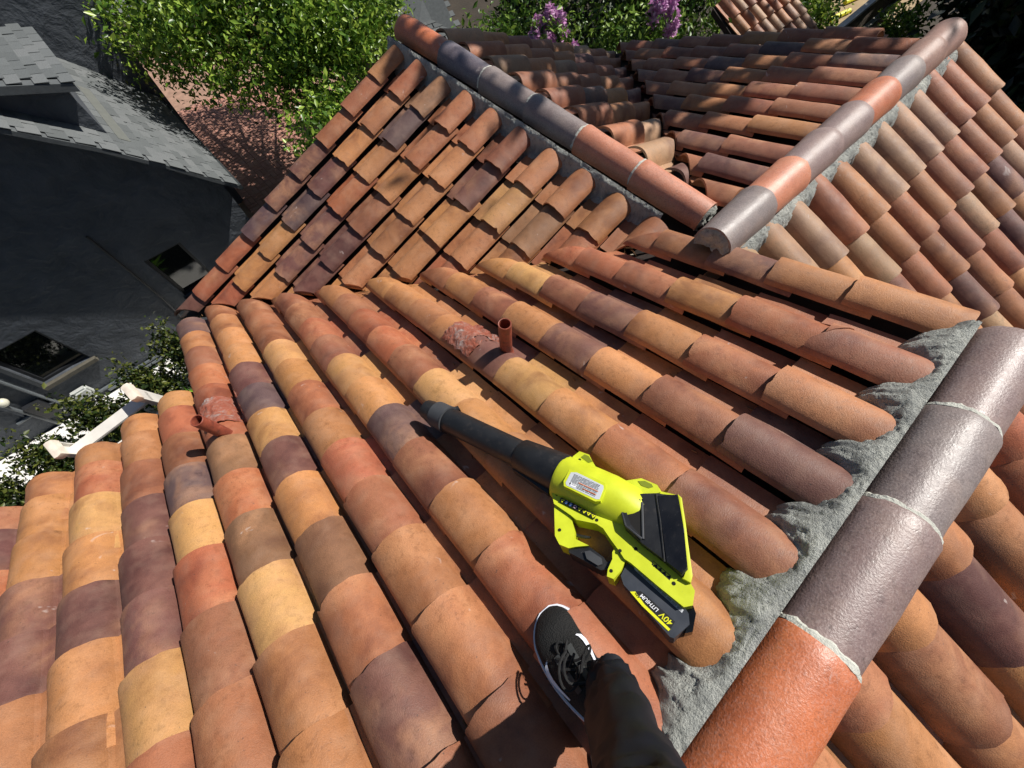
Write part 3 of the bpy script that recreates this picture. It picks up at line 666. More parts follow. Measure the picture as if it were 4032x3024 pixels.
# --- ladder leaning on the eave
alu = simple("ladder_white", (222, 218, 210), .5, .08, 10, .15, 60)
lad = empty("ladder", (-2.25, 3.6, -5.2)); tag(lad, "white extension ladder leaning against the eave by the gutter", "ladder")
top_l, top_r = Vector((-2.47, 2.42, -.775)), Vector((-1.925, 2.42, -.715)); dirl = (Vector((-2.45, 3.62, -5.2)) - top_l).normalized()
rung_d = (top_r - top_l).normalized(); nrm = dirl.cross(rung_d).normalized()
for p in (top_l, top_r):
    bm = bmesh.new(); sgn = 1 if p is top_l else -1
    sec = [(-.05, -.0), (.05, 0), (.05, .03), (.042, .03), (.042, .008), (-.042, .008), (-.042, .03), (-.05, .03)]
    L = (-5.2 - p.z) / dirl.z
    vs = [[bm.verts.new(p + dirl * q + nrm * a + rung_d * (b * sgn)) for a, b in sec] for q in (0, L)]; n = len(sec)
    for k in range(n): bm.faces.new((vs[0][k], vs[0][(k + 1) % n], vs[1][(k + 1) % n], vs[1][k]))
    bm.faces.new(vs[0]); bm.faces.new(vs[1][::-1]); rail = att(bm_obj("rail", bm, alu, smooth=False), lad)
    bm = bmesh.new(); b2 = bmesh.new()
    add_prism(bm, [(-.058, -.012), (.058, -.012), (.062, .01), (.056, .036), (-.056, .036), (-.062, .01)], -.028, .030, lambda a, b, q: p + dirl * (-q) + nrm * a + rung_d * (b * sgn), .008, 2); b2.free()
    o = bm_obj("end_cap", bm, simple("cap_plastic", (226, 214, 198), .6, .15, 20, .2, 60)); o.parent = rail
for k in range(14):
    q = .13 + .30 * k; bm = bmesh.new(); a = top_l + dirl * q; b = top_r + dirl * q; vs = []
    for pnt in (a, b): vs.append([bm.verts.new(pnt + nrm * x + dirl * y) for x, y in ((-.036, -.012), (.036, -.012), (.04, .0), (.036, .014), (-.036, .014), (-.04, 0))])
    for j in range(6): bm.faces.new((vs[0][j], vs[0][(j + 1) % 6], vs[1][(j + 1) % 6], vs[1][j]))
    bm.faces.new(vs[0]); bm.faces.new(vs[1][::-1]); att(bm_obj("rung", bm, alu, smooth=False), lad)

# --- the person taking the picture: trousers, shoes, upper body behind the camera
pers = empty("person", AP(-.86, -.40, .08)); tag(pers, "person in black trousers and black and white running shoes standing by the near ridge", "person")
cloth = NT("black_cloth"); tc = cloth.n("ShaderNodeTexCoord").outputs['Object']; cn = cloth.noise(tc, 7, 3); cloth.col(cloth.ramp(cn, [(.3, lin(12, 14, 22)), (.7, lin(20, 24, 34))])); cloth.rough(.62); cloth.b.inputs['Specular IOR Level'].default_value = .35
cloth.bump(cloth.noise(tc, 420, 2), .15, .002)
def limb(path, rads, seed, folds=.012, seg=48, steps=70):
    """cloth tube through control points with wrinkles; returns a bmesh"""
    bm = bmesh.new(); P = [Vector(p) for p in path]; n = len(P) - 1; rows = []
    def cr(i, t, arr):
        g = lambda k: arr[max(0, min(n, k))]
        a, b, c, d = g(i - 1), g(i), g(i + 1), g(i + 2)
        return .5 * ((2 * b) + (c - a) * t + (2 * a - 5 * b + 4 * c - d) * t * t + (3 * b - a - 3 * c + d) * t ** 3)
    pts = []
    for q in range(steps + 1):
        f = q / steps * n; i = min(int(f), n - 1); pts.append((cr(i, f - i, P), cr(i, f - i, rads), f))
    ref = Vector((1, 0, 0))
    for q, (p, r, f) in enumerate(pts):
        t = (pts[min(q + 1, steps)][0] - pts[max(q - 1, 0)][0]).normalized(); a = (ref - t * ref.dot(t)).normalized(); b = t.cross(a); row = []
        for k in range(seg):
            th = 2 * math.pi * k / seg
            w = mnoise.noise(Vector((math.cos(th) * 1.3 + seed, math.sin(th) * 1.3, f * 1.5 + .9 * math.sin(th + f)))) * 1.2
            w2 = 1 - abs(mnoise.noise(Vector((math.cos(th - f * .9) * 1.1 + seed * 2, math.sin(th - f * .9) * 1.1, f * 3.2)))) * 2.2
            rr = r * (1 + .05 * math.cos(2 * th)) + folds * (w + .9 * w2)
            row.append(bm.verts.new(p + (a * math.cos(th) + b * math.sin(th)) * rr))
        rows.append(row)
    for q in range(steps):
        for k in range(seg): bm.faces.new((rows[q][k], rows[q][(k + 1) % seg], rows[q + 1][(k + 1) % seg], rows[q + 1][k]))
    bm.faces.new(rows[-1]); return bm
hipR, hipL = AP(-.92, -.86, 1.10), AP(-1.16, -.86, 1.10)
o = att(bm_obj("trouser_leg", limb([AP(-.835, -.452, .150), AP(-.838, -.470, .21), AP(-.850, -.515, .32), AP(-.880, -.605, .52), AP(-.90, -.67, .68), AP(-.91, -.76, .90), hipR], [.050, .056, .060, .066, .073, .088, .11], 1.0, .012), cloth.m, sharp=80), pers)
att(bm_obj("trouser_leg", limb([AP(-1.42, -.47, .155), AP(-1.42, -.49, .22), AP(-1.40, -.54, .33), AP(-1.34, -.66, .54), AP(-1.29, -.73, .70), AP(-1.22, -.80, .90), hipL], [.062, .066, .070, .080, .085, .092, .11], 5.0), cloth.m, sharp=80), pers)
# upper body (behind and below the lens): one skinned figure
me = bpy.data.meshes.new("upper_body"); cxy = lambda x, s, h: tuple(AP(x, s, h))
jv = [cxy(-1.04, -.90, 1.12), cxy(-1.04, -.98, 1.32), cxy(-1.04, -1.04, 1.52), cxy(-1.04, -1.06, 1.68), cxy(-1.04, -1.05, 1.78), cxy(-1.04, -1.00, 1.90), cxy(-.86, -1.04, 1.60), cxy(-.74, -.96, 1.40), cxy(-.80, -.80, 1.44), cxy(-1.22, -1.04, 1.60), cxy(-1.34, -1.00, 1.36), cxy(-1.36, -.92, 1.12), cxy(-.92, -.88, 1.06), cxy(-1.16, -.88, 1.06)]
me.from_pydata(jv, [(0, 1), (1, 2), (2, 3), (3, 4), (4, 5), (2, 6), (6, 7), (7, 8), (2, 9), (9, 10), (10, 11), (0, 12), (0, 13)], [])
ob = bpy.data.objects.new("upper_body", me); C.objects.link(ob); att(ob, pers); me.materials.append(cloth.m)
sk = ob.modifiers.new("skin", 'SKIN'); sk.use_smooth_shade = True
for v, r in zip(me.skin_vertices[0].data, (.13, .13, .14, .06, .06, .10, .06, .045, .035, .06, .045, .035, .10, .10)): v.radius = (r, r)
me.skin_vertices[0].data[0].use_root = True
ss = ob.modifiers.new("sub", 'SUBSURF'); ss.levels = 1; ss.render_levels = 1
# shoes
mesh_ = NT("shoe_knit"); tc = mesh_.n("ShaderNodeTexCoord").outputs['Object']
bk = mesh_.n("ShaderNodeTexVoronoi", i={'Scale': 260.0}); mesh_.link(tc, bk.inputs['Vector']); mesh_.col(mesh_.ramp(bk.outputs['Distance'], [(.1, lin(30, 29, 28)), (.6, lin(12, 12, 12))])); mesh_.rough(.85); mesh_.bump(bk.outputs['Distance'], .6, .003)
M['knit'] = mesh_.m; M['foam'] = simple("white_foam", (226, 228, 238), .6, .04, 10, .1, 90); M['lace'] = simple("black_lace", (24, 24, 25), .8, .2, 60, .4, 300); M['suede'] = simple("grey_overlay", (62, 64, 64), .75, .2, 20, .2, 120)
def shoe(ox, os_, rot, root_h):
    """shoe in slope coordinates; toe towards +s. v runs heel (0) to toe (1)"""
    cr_, sr_ = math.cos(rot), math.sin(rot)
    def P(x, y, h): return AP(ox + x * cr_ - y * sr_, os_ + x * sr_ + y * cr_, root_h + h)
    L = .345; N, Kq = 28, 20
    halfw = lambda v: .5 * (.098 + .046 * math.sin(min(1, max(0, (v - .15) / .85)) * math.pi * .80) + .0) * (max(0.0, 1 - ((v - .80) / .20) ** 2) ** .5 if v > .80 else 1) * (max(0.0, 1 - ((.13 - v) / .13) ** 2) ** .5 if v < .13 else 1)
    skew = lambda v: -.018 * math.sin(v * 3.1) + (.010 * (v - .7) if v > .7 else 0)
    bm = bmesh.new(); rows = []
    for i in range(N + 1):                                     # sole
        v = .004 + .992 * i / N; w = halfw(v) + .006; th0 = .040 - .010 * v; row = []
        for (a, b) in ((-1, .0), (-1.03, .45), (-.97, 1.0), (.97, 1.0), (1.03, .45), (1, 0)):
            row.append(bm.verts.new(P(skew(v) + a * w, v * L, b * th0 + .012 * max(0, (v - .75) / .25) ** 2)))
        rows.append(row)
    for i in range(N):
        for k in range(6): bm.faces.new((rows[i][k], rows[i][(k + 1) % 6], rows[i + 1][(k + 1) % 6], rows[i + 1][k]))
    bm.faces.new(rows[0]); bm.faces.new(rows[-1])
    sh = att(bm_obj("shoe", bm, M['foam'], sharp=50), pers)
    def top(v, t):                                             # upper surface, t across -1..1
        hh = .030 + (.048 + .075 * max(0, min(1, (.72 - v) / .40)) ** 1.2) * (max(0, 1 - t * t) ** .42) * (min(1, (1.0 - v) / .16) ** .5 if v > .84 else 1)
        return (skew(v) + t * halfw(v) * (1 - .12 * max(0, min(1, (.6 - v) / .4)) * (1 - abs(t))), v * L, hh)
    bm = bmesh.new(); rows = []
    for i in range(N + 1):
        v = .01 + .975 * i / N; rows.append([bm.verts.new(P(*top(v, -1 + 2 * k / Kq))) for k in range(Kq + 1)])
    for i in range(N):
        for k in range(Kq): bm.faces.new((rows[i][k], rows[i][k + 1], rows[i + 1][k + 1], rows[i + 1][k]))
    o = bm_obj("upper", bm, M['knit'], sharp=80); o.parent = sh
    for sd in (-1, 1):                                         # eyestay overlays
        bm = bmesh.new(); g = []
        for i in range(9):
            v = .34 + .30 * i / 8
            for t in (.18 * sd, .30 * sd, .42 * sd): x, y, h = top(v, t); g.append(bm.verts.new(P(x, y, h + .0035)))
        for i in range(8):
            for k in range(2): bm.faces.new((g[i * 3 + k], g[i * 3 + k + 1], g[(i + 1) * 3 + k + 1], g[(i + 1) * 3 + k]))
        o = bm_obj("eyestay", bm, M['suede']); o.parent = sh
    for i in range(6):                                         # laces
        v = .37 + .048 * i; bm = bmesh.new(); pts = []
        for k in range(9): t = -.36 + .72 * k / 8; x, y, h = top(v + .012 * math.sin(t * 4 + i), t); pts.append(P(x, y + (t * .05 if i % 2 else -t * .05), h + .007))
        add_tube(bm, pts, .0036, 6); o = bm_obj("lace", bm, M['lace']); o.parent = sh
    for sd, amp in ((-1, .05), (1, .06), (.5, .07), (-.6, .055)):          # bow
        bm = bmesh.new(); x0, y0, h0 = top(.40, .05); pts = [P(x0 + sd * amp * math.sin(f * 3.1) + .01 * f, y0 + .045 * f + .02 * sd * math.sin(f * 5), h0 + .010 + .018 * math.sin(f * 3.1)) for f in [q / 10 for q in range(11)]]
        add_tube(bm, pts, .0034, 6); o = bm_obj("lace_bow", bm, M['lace']); o.parent = sh
    bm = bmesh.new(); x0, y0, h0 = top(.655, 0); add_tube(bm, [P(x0 + .014 * math.cos(a), y0 + .02 * math.sin(a) - .004, h0 + .004) for a in [q * .6 for q in range(-1, 7)]], .003, 6); o = bm_obj("pull_loop", bm, M['lace']); o.parent = sh
    for sd in (-1, 1):                                         # white hooked stripe on both flanks
        bm = bmesh.new(); cen = [(.665, .66, .004), (.645, .74, .011), (.60, .80, .012), (.54, .82, .010), (.46, .79, .006), (.36, .74, .001)]; g = []
        for v, t, w in cen:
            x, y, h = top(v, t * sd); x2, y2, h2 = top(v, (t + w * 8) * sd if t + w * 8 < .995 else .995 * sd); q = P(x, y, h + .003); q2 = P(x2, y2, h2 + .003); out = (P(x + .006 * sd, y, h) - P(x, y, h)); g.append((bm.verts.new(q + out * .5), bm.verts.new(q2 + out)))
        for i in range(5): bm.faces.new((g[i][0], g[i + 1][0], g[i + 1][1], g[i][1]))
        o = bm_obj("side_stripe", bm, M['foam']); o.parent = sh
    for i in range(9):                                         # grooves in the midsole
        v = .30 + .05 * i; bm = bmesh.new(); w = halfw(v) + .0075; a = P(skew(v) - w * 1.0, v * L, .004); b = P(skew(v) - w * 1.04, v * L + .004, .021); add_tube(bm, [a, b], .0014, 5); o = bm_obj("sole_groove", bm, M['suede']); o.parent = sh
shoe(-.872, -.548, -.10, .082)
shoe(-1.43, -.625, .06, .082)
# --- bits of leaf litter and mortar crumbs
lit = simple("dry_leaf", (150, 104, 58), .8, .35, 30, .2, 90)
def litter(name, lab, cat, pts, r, mat, grp):
    P0 = sum((Vector(p) for p in pts), Vector()) / len(pts); root = empty(name, P0); bm = bmesh.new(); add_tube(bm, pts, r, 5); tag(root, lab, cat, grp); att(bm_obj("stalk", bm, mat), root)
# ------------------------------------------------------------------ ground and surroundings
GZ = -5.2
soil = simple("soil", (58, 50, 40), .95, .35, 1.2, .5, 14, bdist=.03)
g = mesh_obj("ground", [(-120, -120, GZ), (140, -120, GZ), (140, 140, GZ), (-120, 140, GZ)], [(0, 1, 2, 3)], soil); tag(g, kind='structure')
gv = NT("white_gravel"); tc = gv.n("ShaderNodeTexCoord").outputs['Object']; vz = gv.n("ShaderNodeTexVoronoi", i={'Scale': 34.0}); gv.link(tc, vz.inputs['Vector'])
gv.col(gv.ramp(vz.outputs['Distance'], [(.0, lin(252, 251, 248)), (.8, lin(228, 226, 220))])); gv.rough(.8); gv.bump(vz.outputs['Distance'], .25, .006)
g = mesh_obj("gravel_bed", [(-9, 5.7, GZ + .03), (-1.2, 5.7, GZ + .03), (-1.2, 7.46, GZ + .03), (-9, 7.46, GZ + .03)], [(0, 1, 2, 3)], gv.m); tag(g, kind='structure')
# --- brick patio laid in pairs (basket weave)
pat = mesh_obj("patio", [(-.4, 7.6, GZ + .01), (7, 7.6, GZ + .01), (7, 19, GZ + .01), (-.4, 19, GZ + .01)], [(0, 1, 2, 3)], simple("patio_sand", (158, 126, 108), .95, .2, 6, .4, 60)); tag(pat, kind='structure')
brick_m = NT("patio_brick"); oi = brick_m.n("ShaderNodeObjectInfo"); tcb = brick_m.n("ShaderNodeTexCoord").outputs['Object']
bc = brick_m.ramp(oi.outputs['Random'], [(0, lin(164, 112, 96)), (.5, lin(178, 128, 112)), (1, lin(190, 146, 128))]); bc = brick_m.mix(.5, bc, brick_m.ramp(brick_m.noise(tcb, 40, 4), [(.3, lin(146, 100, 86)), (.7, lin(200, 156, 138))])); brick_m.col(bc); brick_m.rough(.9)
bm = bmesh.new(); add_box(bm, (-.118, -.056, 0), (.118, .056, .05)); bmesh.ops.bevel(bm, geom=[e for e in bm.edges if all(v.co.z > .04 for v in e.verts)], offset=.006, segments=1, affect='EDGES'); me_brick = bpy.data.meshes.new("brick"); bm.to_mesh(me_brick); bm.free(); me_brick.materials.append(brick_m.m)
cnt = 0
cells = []
for i in range(0, 14):
    for j in range(0, 28):
        cx, cy = -.1 + .245 * i, 8.4 + .245 * j
        p = proj((cx, cy, GZ))
        if p and -20 < p[0] < 1330 and 250 < p[1] < 960: cells.append((p[2], i, j, cx, cy))
cells.sort()
for _, i, j, cx, cy in cells[:150]:
    for sd in (-1, 1):
        o = bpy.data.objects.new("brick", me_brick); C.objects.link(o); o.parent = pat; odd = (i + j) % 2
        o.location = (cx + (0 if odd else sd * .0605), cy + (sd * .0605 if odd else 0), GZ - .015); o.rotation_euler = (0, 0, (0 if odd else R(90)) + rnd.uniform(-.01, .01))
vs, fs = [], []
for _, i, j, cx, cy in cells[150:]:
    for sd in (-1, 1):
        odd = (i + j) % 2; ox, oy = cx + (0 if odd else sd * .0605), cy + (sd * .0605 if odd else 0); b = len(vs)
        for v in me_brick.vertices: vs.append((ox + (v.co.x if odd else v.co.y), oy + (v.co.y if odd else v.co.x), GZ - .015 + v.co.z))
        fs += [[b + q for q in p.vertices] for p in me_brick.polygons]
if vs: o = mesh_obj("brick_field", vs, fs, brick_m.m, pat); o['kind'] = 'stuff'

# --- charcoal stucco house next door
NB = empty("stucco_house", (-3, 9, GZ)); tag(NB, "charcoal stucco house with steep grey shingle roof and a dormer", "house")
cs = NT("charcoal_stucco"); tc = cs.n("ShaderNodeTexCoord").outputs['Object']; sn = cs.noise(tc, 3.0, 5, .6, .4); s2 = cs.noise(tc, 16, 4)
cs.col(cs.ramp(sn, [(.3, lin(64, 69, 76)), (.7, lin(84, 89, 96))])); cs.rough(.75); cs.bump(cs.math('ADD', cs.math('MULTIPLY', sn, 1.6), cs.math('MULTIPLY', s2, .3)), .5, .05); M['char'] = cs.m
M['trim'] = simple("charcoal_trim", (38, 40, 44), .5, .1, 10, .1, 40)
WY = 7.504
PRF = [(-4.6, 1.30), (-2.6, -.58), (-2.01, -1.125), (-1.447, -1.60), (-.944, -2.10), (-.56, -2.52), (-.313, -2.772)]
def roof_z(x):
    for (x0, z0), (x1, z1) in zip(PRF, PRF[1:]):
        if x <= x1: return z0 + (z1 - z0) * (x - x0) / (x1 - x0)
    return PRF[-1][1]
WINS = [(-4.78, -4.02, -4.36, -3.49), (-2.21, -1.60, -4.28, -3.36)]
xs = sorted({-9.0, -6.5, -5.2, -.47, -3.2, -2.7, -1.0, -3.6, -.7} | {w for q in WINS for w in q[:2]}); zs = sorted({GZ, -3.0, -4.8} | {w for q in WINS for w in q[2:]})
bm = bmesh.new()
for xa, xb in zip(xs, xs[1:]):
    ta, tb = (roof_z(xa) if xa > -4.6 else 1.3 - (-4.6 - xa) * .95) - .06, (roof_z(xb) if xb > -4.6 else 1.3 - (-4.6 - xb) * .95) - .06
    for za, zb in zip(zs, zs[1:]):
        if any(w[0] - 1e-6 <= xa and xb <= w[1] + 1e-6 and w[2] - 1e-6 <= za and zb <= w[3] + 1e-6 for w in WINS): continue
        if za >= min(ta, tb): continue
        bm.faces.new([bm.verts.new(p) for p in ((xa, WY, za), (xb, WY, za), (xb, WY, min(zb, tb)), (xa, WY, min(zb, ta)))])
    if ta > -3.0 and tb > -3.0: bm.faces.new([bm.verts.new(p) for p in ((xa, WY, -3.0), (xb, WY, -3.0), (xb, WY, tb), (xa, WY, ta))])
for w in WINS:                                    # reveals
    x0, x1, z0, z1 = w; q = [(x0, z0), (x1, z0), (x1, z1), (x0, z1)]
    for k in range(4): a, b = q[k], q[(k + 1) % 4]; bm.faces.new([bm.verts.new(p) for p in ((a[0], WY, a[1]), (b[0], WY, b[1]), (b[0], WY + .12, b[1]), (a[0], WY + .12, a[1]))])
bm.faces.new([bm.verts.new(p) for p in ((-.47, WY, GZ), (-.47, 15, GZ), (-.47, 15, -2.85), (-.47, WY, -2.85))])
bmesh.ops.remove_doubles(bm, verts=bm.verts[:], dist=1e-4)
att(bm_obj("wall", bm, M['char'], smooth=False), NB)
glass = NT("window_glass"); glass.col((.006, .008, .008, 1)); glass.rough(.04); glass.b.inputs['Specular IOR Level'].default_value = .9; M['glass'] = glass.m
for k, (x0, x1, z0, z1) in enumerate(WINS):
    bm = bmesh.new()
    for (a, b, c, d) in ((x0, x0 + .05, z0, z1), (x1 - .05, x1, z0, z1), (x0 + .05, x1 - .05, z0, z0 + .05), (x0 + .05, x1 - .05, z1 - .05, z1)): add_box(bm, (a, WY + .055, c), (b, WY + .10, d))
    wn_ = att(bm_obj("window", bm, M['trim'], smooth=False), NB)
    o = mesh_obj("pane", [(x0 + .05, WY + .085, z0 + .05), (x1 - .05, WY + .085, z0 + .05), (x1 - .05, WY + .085, z1 - .05), (x0 + .05, WY + .085, z1 - .05)], [(0, 1, 2, 3)], M['glass'], wn_)
    bm = bmesh.new(); add_box(bm, (x0 - .05, WY - .07, z0 - .075), (x1 + .05, WY + .06, z0 - .003)); o = bm_obj("sill", bm, simple("sill_board", (92, 88, 78), .7, .2, 14, .3, 50) if k == 0 else M['trim'], smooth=False); o.parent = wn_
    if k == 0: bm = bmesh.new(); add_box(bm, (x0 - .07, WY - .02, z0 - .002), (x0 - .003, WY + .04, z1)); o = bm_obj("side_casing", bm, simple("grey_casing", (70, 74, 78), .6, .1, 10, .1, 40), smooth=False); o.parent = wn_
# roof slab
def slab(name, prof_, y0, y1, th, mat, par=NB):
    vs = []; n = len(prof_)
    for y in (y0, y1):
        for x, z in prof_: vs.append((x, y, z))
        for x, z in prof_: vs.append((x, y, z - th))
    fs = []
    for k in range(n - 1):
        fs += [(k, k + 1, 2 * n + k + 1, 2 * n + k), (n + k, 3 * n + k, 3 * n + k + 1, n + k + 1), (k, n + k, n + k + 1, k + 1), (2 * n + k, 2 * n + k + 1, 3 * n + k + 1, 3 * n + k)]
    fs += [(n - 1, 2 * n - 1, 4 * n - 1, 3 * n - 1), (0, 2 * n, 3 * n, n)]
    return att(mesh_obj(name, vs, fs, mat), par)
slate = NT("shingle_grey"); oi = slate.n("ShaderNodeObjectInfo"); tc = slate.n("ShaderNodeTexCoord").outputs['Object']
sc_ = slate.ramp(oi.outputs['Random'], [(0, lin(86, 90, 91)), (.5, lin(96, 100, 101)), (1, lin(107, 110, 111))]); gr = slate.ramp(slate.noise(tc, 150, 2), [(.3, K(.7)), (.7, K(1.25))]); slate.col(slate.mix(1.0, sc_, gr, 'MULTIPLY')); slate.rough(.9); M['slate'] = slate.m
def slate_field():
    m = NT("shingle_grey_field"); g_ = m.n("ShaderNodeNewGeometry"); tc_ = m.n("ShaderNodeTexCoord").outputs['Object']
    c_ = m.ramp(g_.outputs['Random Per Island'], [(0, lin(86, 90, 91)), (.5, lin(96, 100, 101)), (1, lin(107, 110, 111))]); m.col(m.mix(1.0, c_, m.ramp(m.noise(tc_, 150, 2), [(.3, K(.7)), (.7, K(1.25))]), 'MULTIPLY')); m.rough(.9); return m.m
M['slate_field'] = slate_field()
under = simple("shingle_under", (86, 90, 92), .9, .15, 20, .3, 100)
roof_n = slab("roof", PRF, WY - .35, 15.5, .07, under)
slab("roof", [(-4.6, 1.30), (-9.2, -3.1)][::-1], WY - .35, 15.5, .07, under)
bm = bmesh.new(); add_box(bm, (-.062, -.120, 0), (.125, .120, .007)); me_sh = bpy.data.meshes.new("shingle"); bm.to_mesh(me_sh); bm.free(); me_sh.materials.append(M['slate'])
pts = [Vector((x, 0, z)) for x, z in PRF[::-1]]; acc = [0]
for a, b in zip(pts, pts[1:]): acc.append(acc[-1] + (b - a).length)
def along(d):
    for k in range(len(pts) - 1):
        if d <= acc[k + 1] or k == len(pts) - 2:
            t = (pts[k + 1] - pts[k]).normalized(); return pts[k] + t * (d - acc[k]), t
nsh = 0; shl = []
for i in range(42):
    d = .05 + .115 * i
    for j in range(26):
        y = WY - .23 + .246 * j + (.123 if i % 2 else 0) + rnd.uniform(-.02, .02)
        p, t = along(d); pr = proj((p.x, y, p.z))
        if p.x < -4.4 or pr is None: continue
        if -60 < pr[0] < 1000 and -60 < pr[1] < 760: shl.append((pr[2], p, t, y))
shl.sort(key=lambda q: q[0])
vs_, fs_ = [], []
for idx_, (_, p, t, y) in enumerate(shl):
    o = None
    if idx_ < 290: o = bpy.data.objects.new("shingle", me_sh); C.objects.link(o); o.parent = roof_n
    nrm_ = Vector((0, 1, 0)).cross(t).normalized(); nrm_ = nrm_ if nrm_.z > 0 else -nrm_; Yv = nrm_.cross(t)
    q = Vector((p.x, y, p.z)) + nrm_ * .014
    mb = Matrix(((t.x, Yv.x, nrm_.x, q.x), (t.y, Yv.y, nrm_.y, q.y), (t.z, Yv.z, nrm_.z, q.z), (0, 0, 0, 1))) @ Matrix.Rotation(R(2.0), 4, 'Y') @ Matrix.Rotation(rnd.uniform(-.008, .008), 4, 'Z')
    if o: o.matrix_basis = mb
    else: b_ = len(vs_); vs_ += [mb @ v.co for v in me_sh.vertices]; fs_ += [[b_ + k for k in pg.vertices] for pg in me_sh.polygons]
if vs_: o = mesh_obj("shingle_field", vs_, fs_, M['slate_field'], roof_n); o['kind'] = 'stuff'; SHF = o.data
def shingle_field(parent, o0, ux, uy, nu, nv, du=.246, dv=.115, mat=None):
    """joined shingles on a plane: o0 corner, ux along the courses, uy up the slope"""
    ux, uy = Vector(ux).normalized(), Vector(uy).normalized(); nn_ = ux.cross(uy); nn_ = nn_ if nn_.z > 0 else -nn_; vs, fs = [], []
    for j in range(nv):
        for i in range(nu):
            a = Vector(o0) + ux * (du * (i + (.5 if j % 2 else 0)) + rnd.uniform(-.02, .02)) + uy * (dv * j); b = len(vs)
            for (p_, q_, r_) in ((0, -.02, .02), (du - .006, -.02, .02), (du - .006, dv, .008), (0, dv, .008), (0, -.02, .006), (du - .006, -.02, .006)): vs.append(a + ux * p_ + uy * q_ + nn_ * r_)
            fs += [(b, b + 1, b + 2, b + 3), (b, b + 4, b + 5, b + 1), (b, b + 3, b + 4), (b + 1, b + 5, b + 2)]
    o = mesh_obj("shingle_field", vs, fs, mat or M['slate_field']); o['kind'] = 'stuff'; o.parent = parent; return o
# drip edge gutter on the eave
bm = bmesh.new(); add_box(bm, (-.315, WY - .35, -2.86), (-.255, 12.5, -2.79)); att(bm_obj("gutter", bm, simple("dark_gutter", (60, 64, 66), .4, .1, 10, 0), smooth=False), NB)
# dormer: side wall, front wall, shed roof
bm = bmesh.new(); zz = -1.17
def facep(ps): bm.faces.new([bm.verts.new(p) for p in ps])
facep([(-1.245, 7.69, -1.82), (-1.245, 7.69, zz), (-3.4, 7.69, zz + .70), (-3.4, 7.69, .2 - .2), (-2.01, 7.69, -1.14), (-1.6, 7.69, -1.49)]); facep([(-1.245, 7.69, -1.82), (-1.245, 9.0, -1.82), (-1.245, 9.0, zz), (-1.245, 7.69, zz)]); facep([(-1.245, 9.0, -1.82), (-1.245, 9.0, zz), (-3.4, 9.0, zz + .70), (-3.4, 9.0, 0), (-2.01, 9.0, -1.14)])
att(bm_obj("dormer_wall", bm, M['char'], smooth=False), NB)
dr = slab("dormer_roof", [(-3.5, -.36), (-1.12, -1.11)], 7.45, 9.15, .09, under); up_ = Vector((-2.38, 0, .75)).normalized()
shingle_field(dr, (-1.11, 7.46, -1.105), (0, 1, 0), up_, 7, 21)
bm = bmesh.new(); add_box(bm, (-.03, 0, -.003), (.10, 1.75, .006)); fl = bm_obj("dormer_flashing", bm, simple("flashing_grey", (106, 108, 104), .5, .1, 10, .1, 40), smooth=False); att(fl, NB); fl.matrix_basis = Matrix.Translation((-1.16, 7.62, -1.855)) @ Matrix.Rotation(R(45), 4, 'Y')
# taller block behind
bm = bmesh.new(); add_box(bm, (-6, 10.5, GZ), (-.17, 14.5, .8)); att(bm_obj("rear_wing", bm, M['char'], smooth=False), NB)
rw = slab("rear_roof", [(-6.2, 2.6), (-1.25, -.30)], 9.75, 14.8, .09, under); shingle_field(rw, (-1.25, 9.76, -.29), (0, 1, 0), (-4.95, 0, 2.9), 20, 20)
rr_ = slab("side_roof", [(-.2, -2.0), (1.1, -2.75)], 12.2, 15.5, .08, under); shingle_field(rr_, (1.1, 12.2, -2.74), (0, 1, 0), (-1.3, 0, .75), 13, 13)
# cable, pipes and boxes on the wall
bm = bmesh.new(); add_tube(bm, [(-2.44, WY - .012, -2.65), (-2.45, WY - .03, -3.1), (-2.47, WY - .03, -3.6), (-2.50, WY - .03, -4.1), (-2.57, WY - .02, -4.6), (-2.60, WY - .02, -5.0)], .018, 6); att(bm_obj("cable", bm, M['trim']), NB)
grey_pvc = simple("grey_conduit", (96, 102, 106), .5, .1, 12, .1, 40)
for pts_ in ([(-4.99, WY - .03, -3.0), (-4.99, WY - .03, -4.45), (-4.98, WY - .03, -5.1)], [(-5.35, WY - .05, -3.3), (-5.35, WY - .05, -5.15)], [(-4.85, WY - .03, -5.03), (-3.4, WY - .03, -5.02), (-2.3, WY - .03, -5.0)], [(-4.4, WY - .05, -5.09), (-3.2, WY - .05, -5.09), (-2.2, WY - .04, -5.06)], [(-5.6, WY - .03, -4.72), (-4.99, WY - .03, -4.70)]):
    bm = bmesh.new(); add_tube(bm, pts_, .028, 8); att(bm_obj("conduit", bm, grey_pvc), NB)
bm = bmesh.new(); add_box(bm, (-4.78, WY - .14, -4.93), (-4.50, WY - .01, -4.72)); bmesh.ops.bevel(bm, geom=bm.edges[:], offset=.03, segments=2, affect='EDGES'); att(bm_obj("meter_box", bm, simple("box_grey", (190, 194, 190), .45, .05, 9, .05)), NB)
bm = bmesh.new(); add_box(bm, (-5.3, WY - .1, -4.9), (-5.05, WY - .01, -4.5)); att(bm_obj("panel_box", bm, M['trim'], smooth=False), NB)
bm = bmesh.new(); bmesh.ops.create_uvsphere(bm, u_segments=16, v_segments=10, radius=.075); o = bm_obj("wall_lamp", bm, simple("lamp_globe", (210, 208, 190), .3, .03, 5, 0)); att(o, NB); o.location = Vector((-5.26, WY - .12, -4.17))
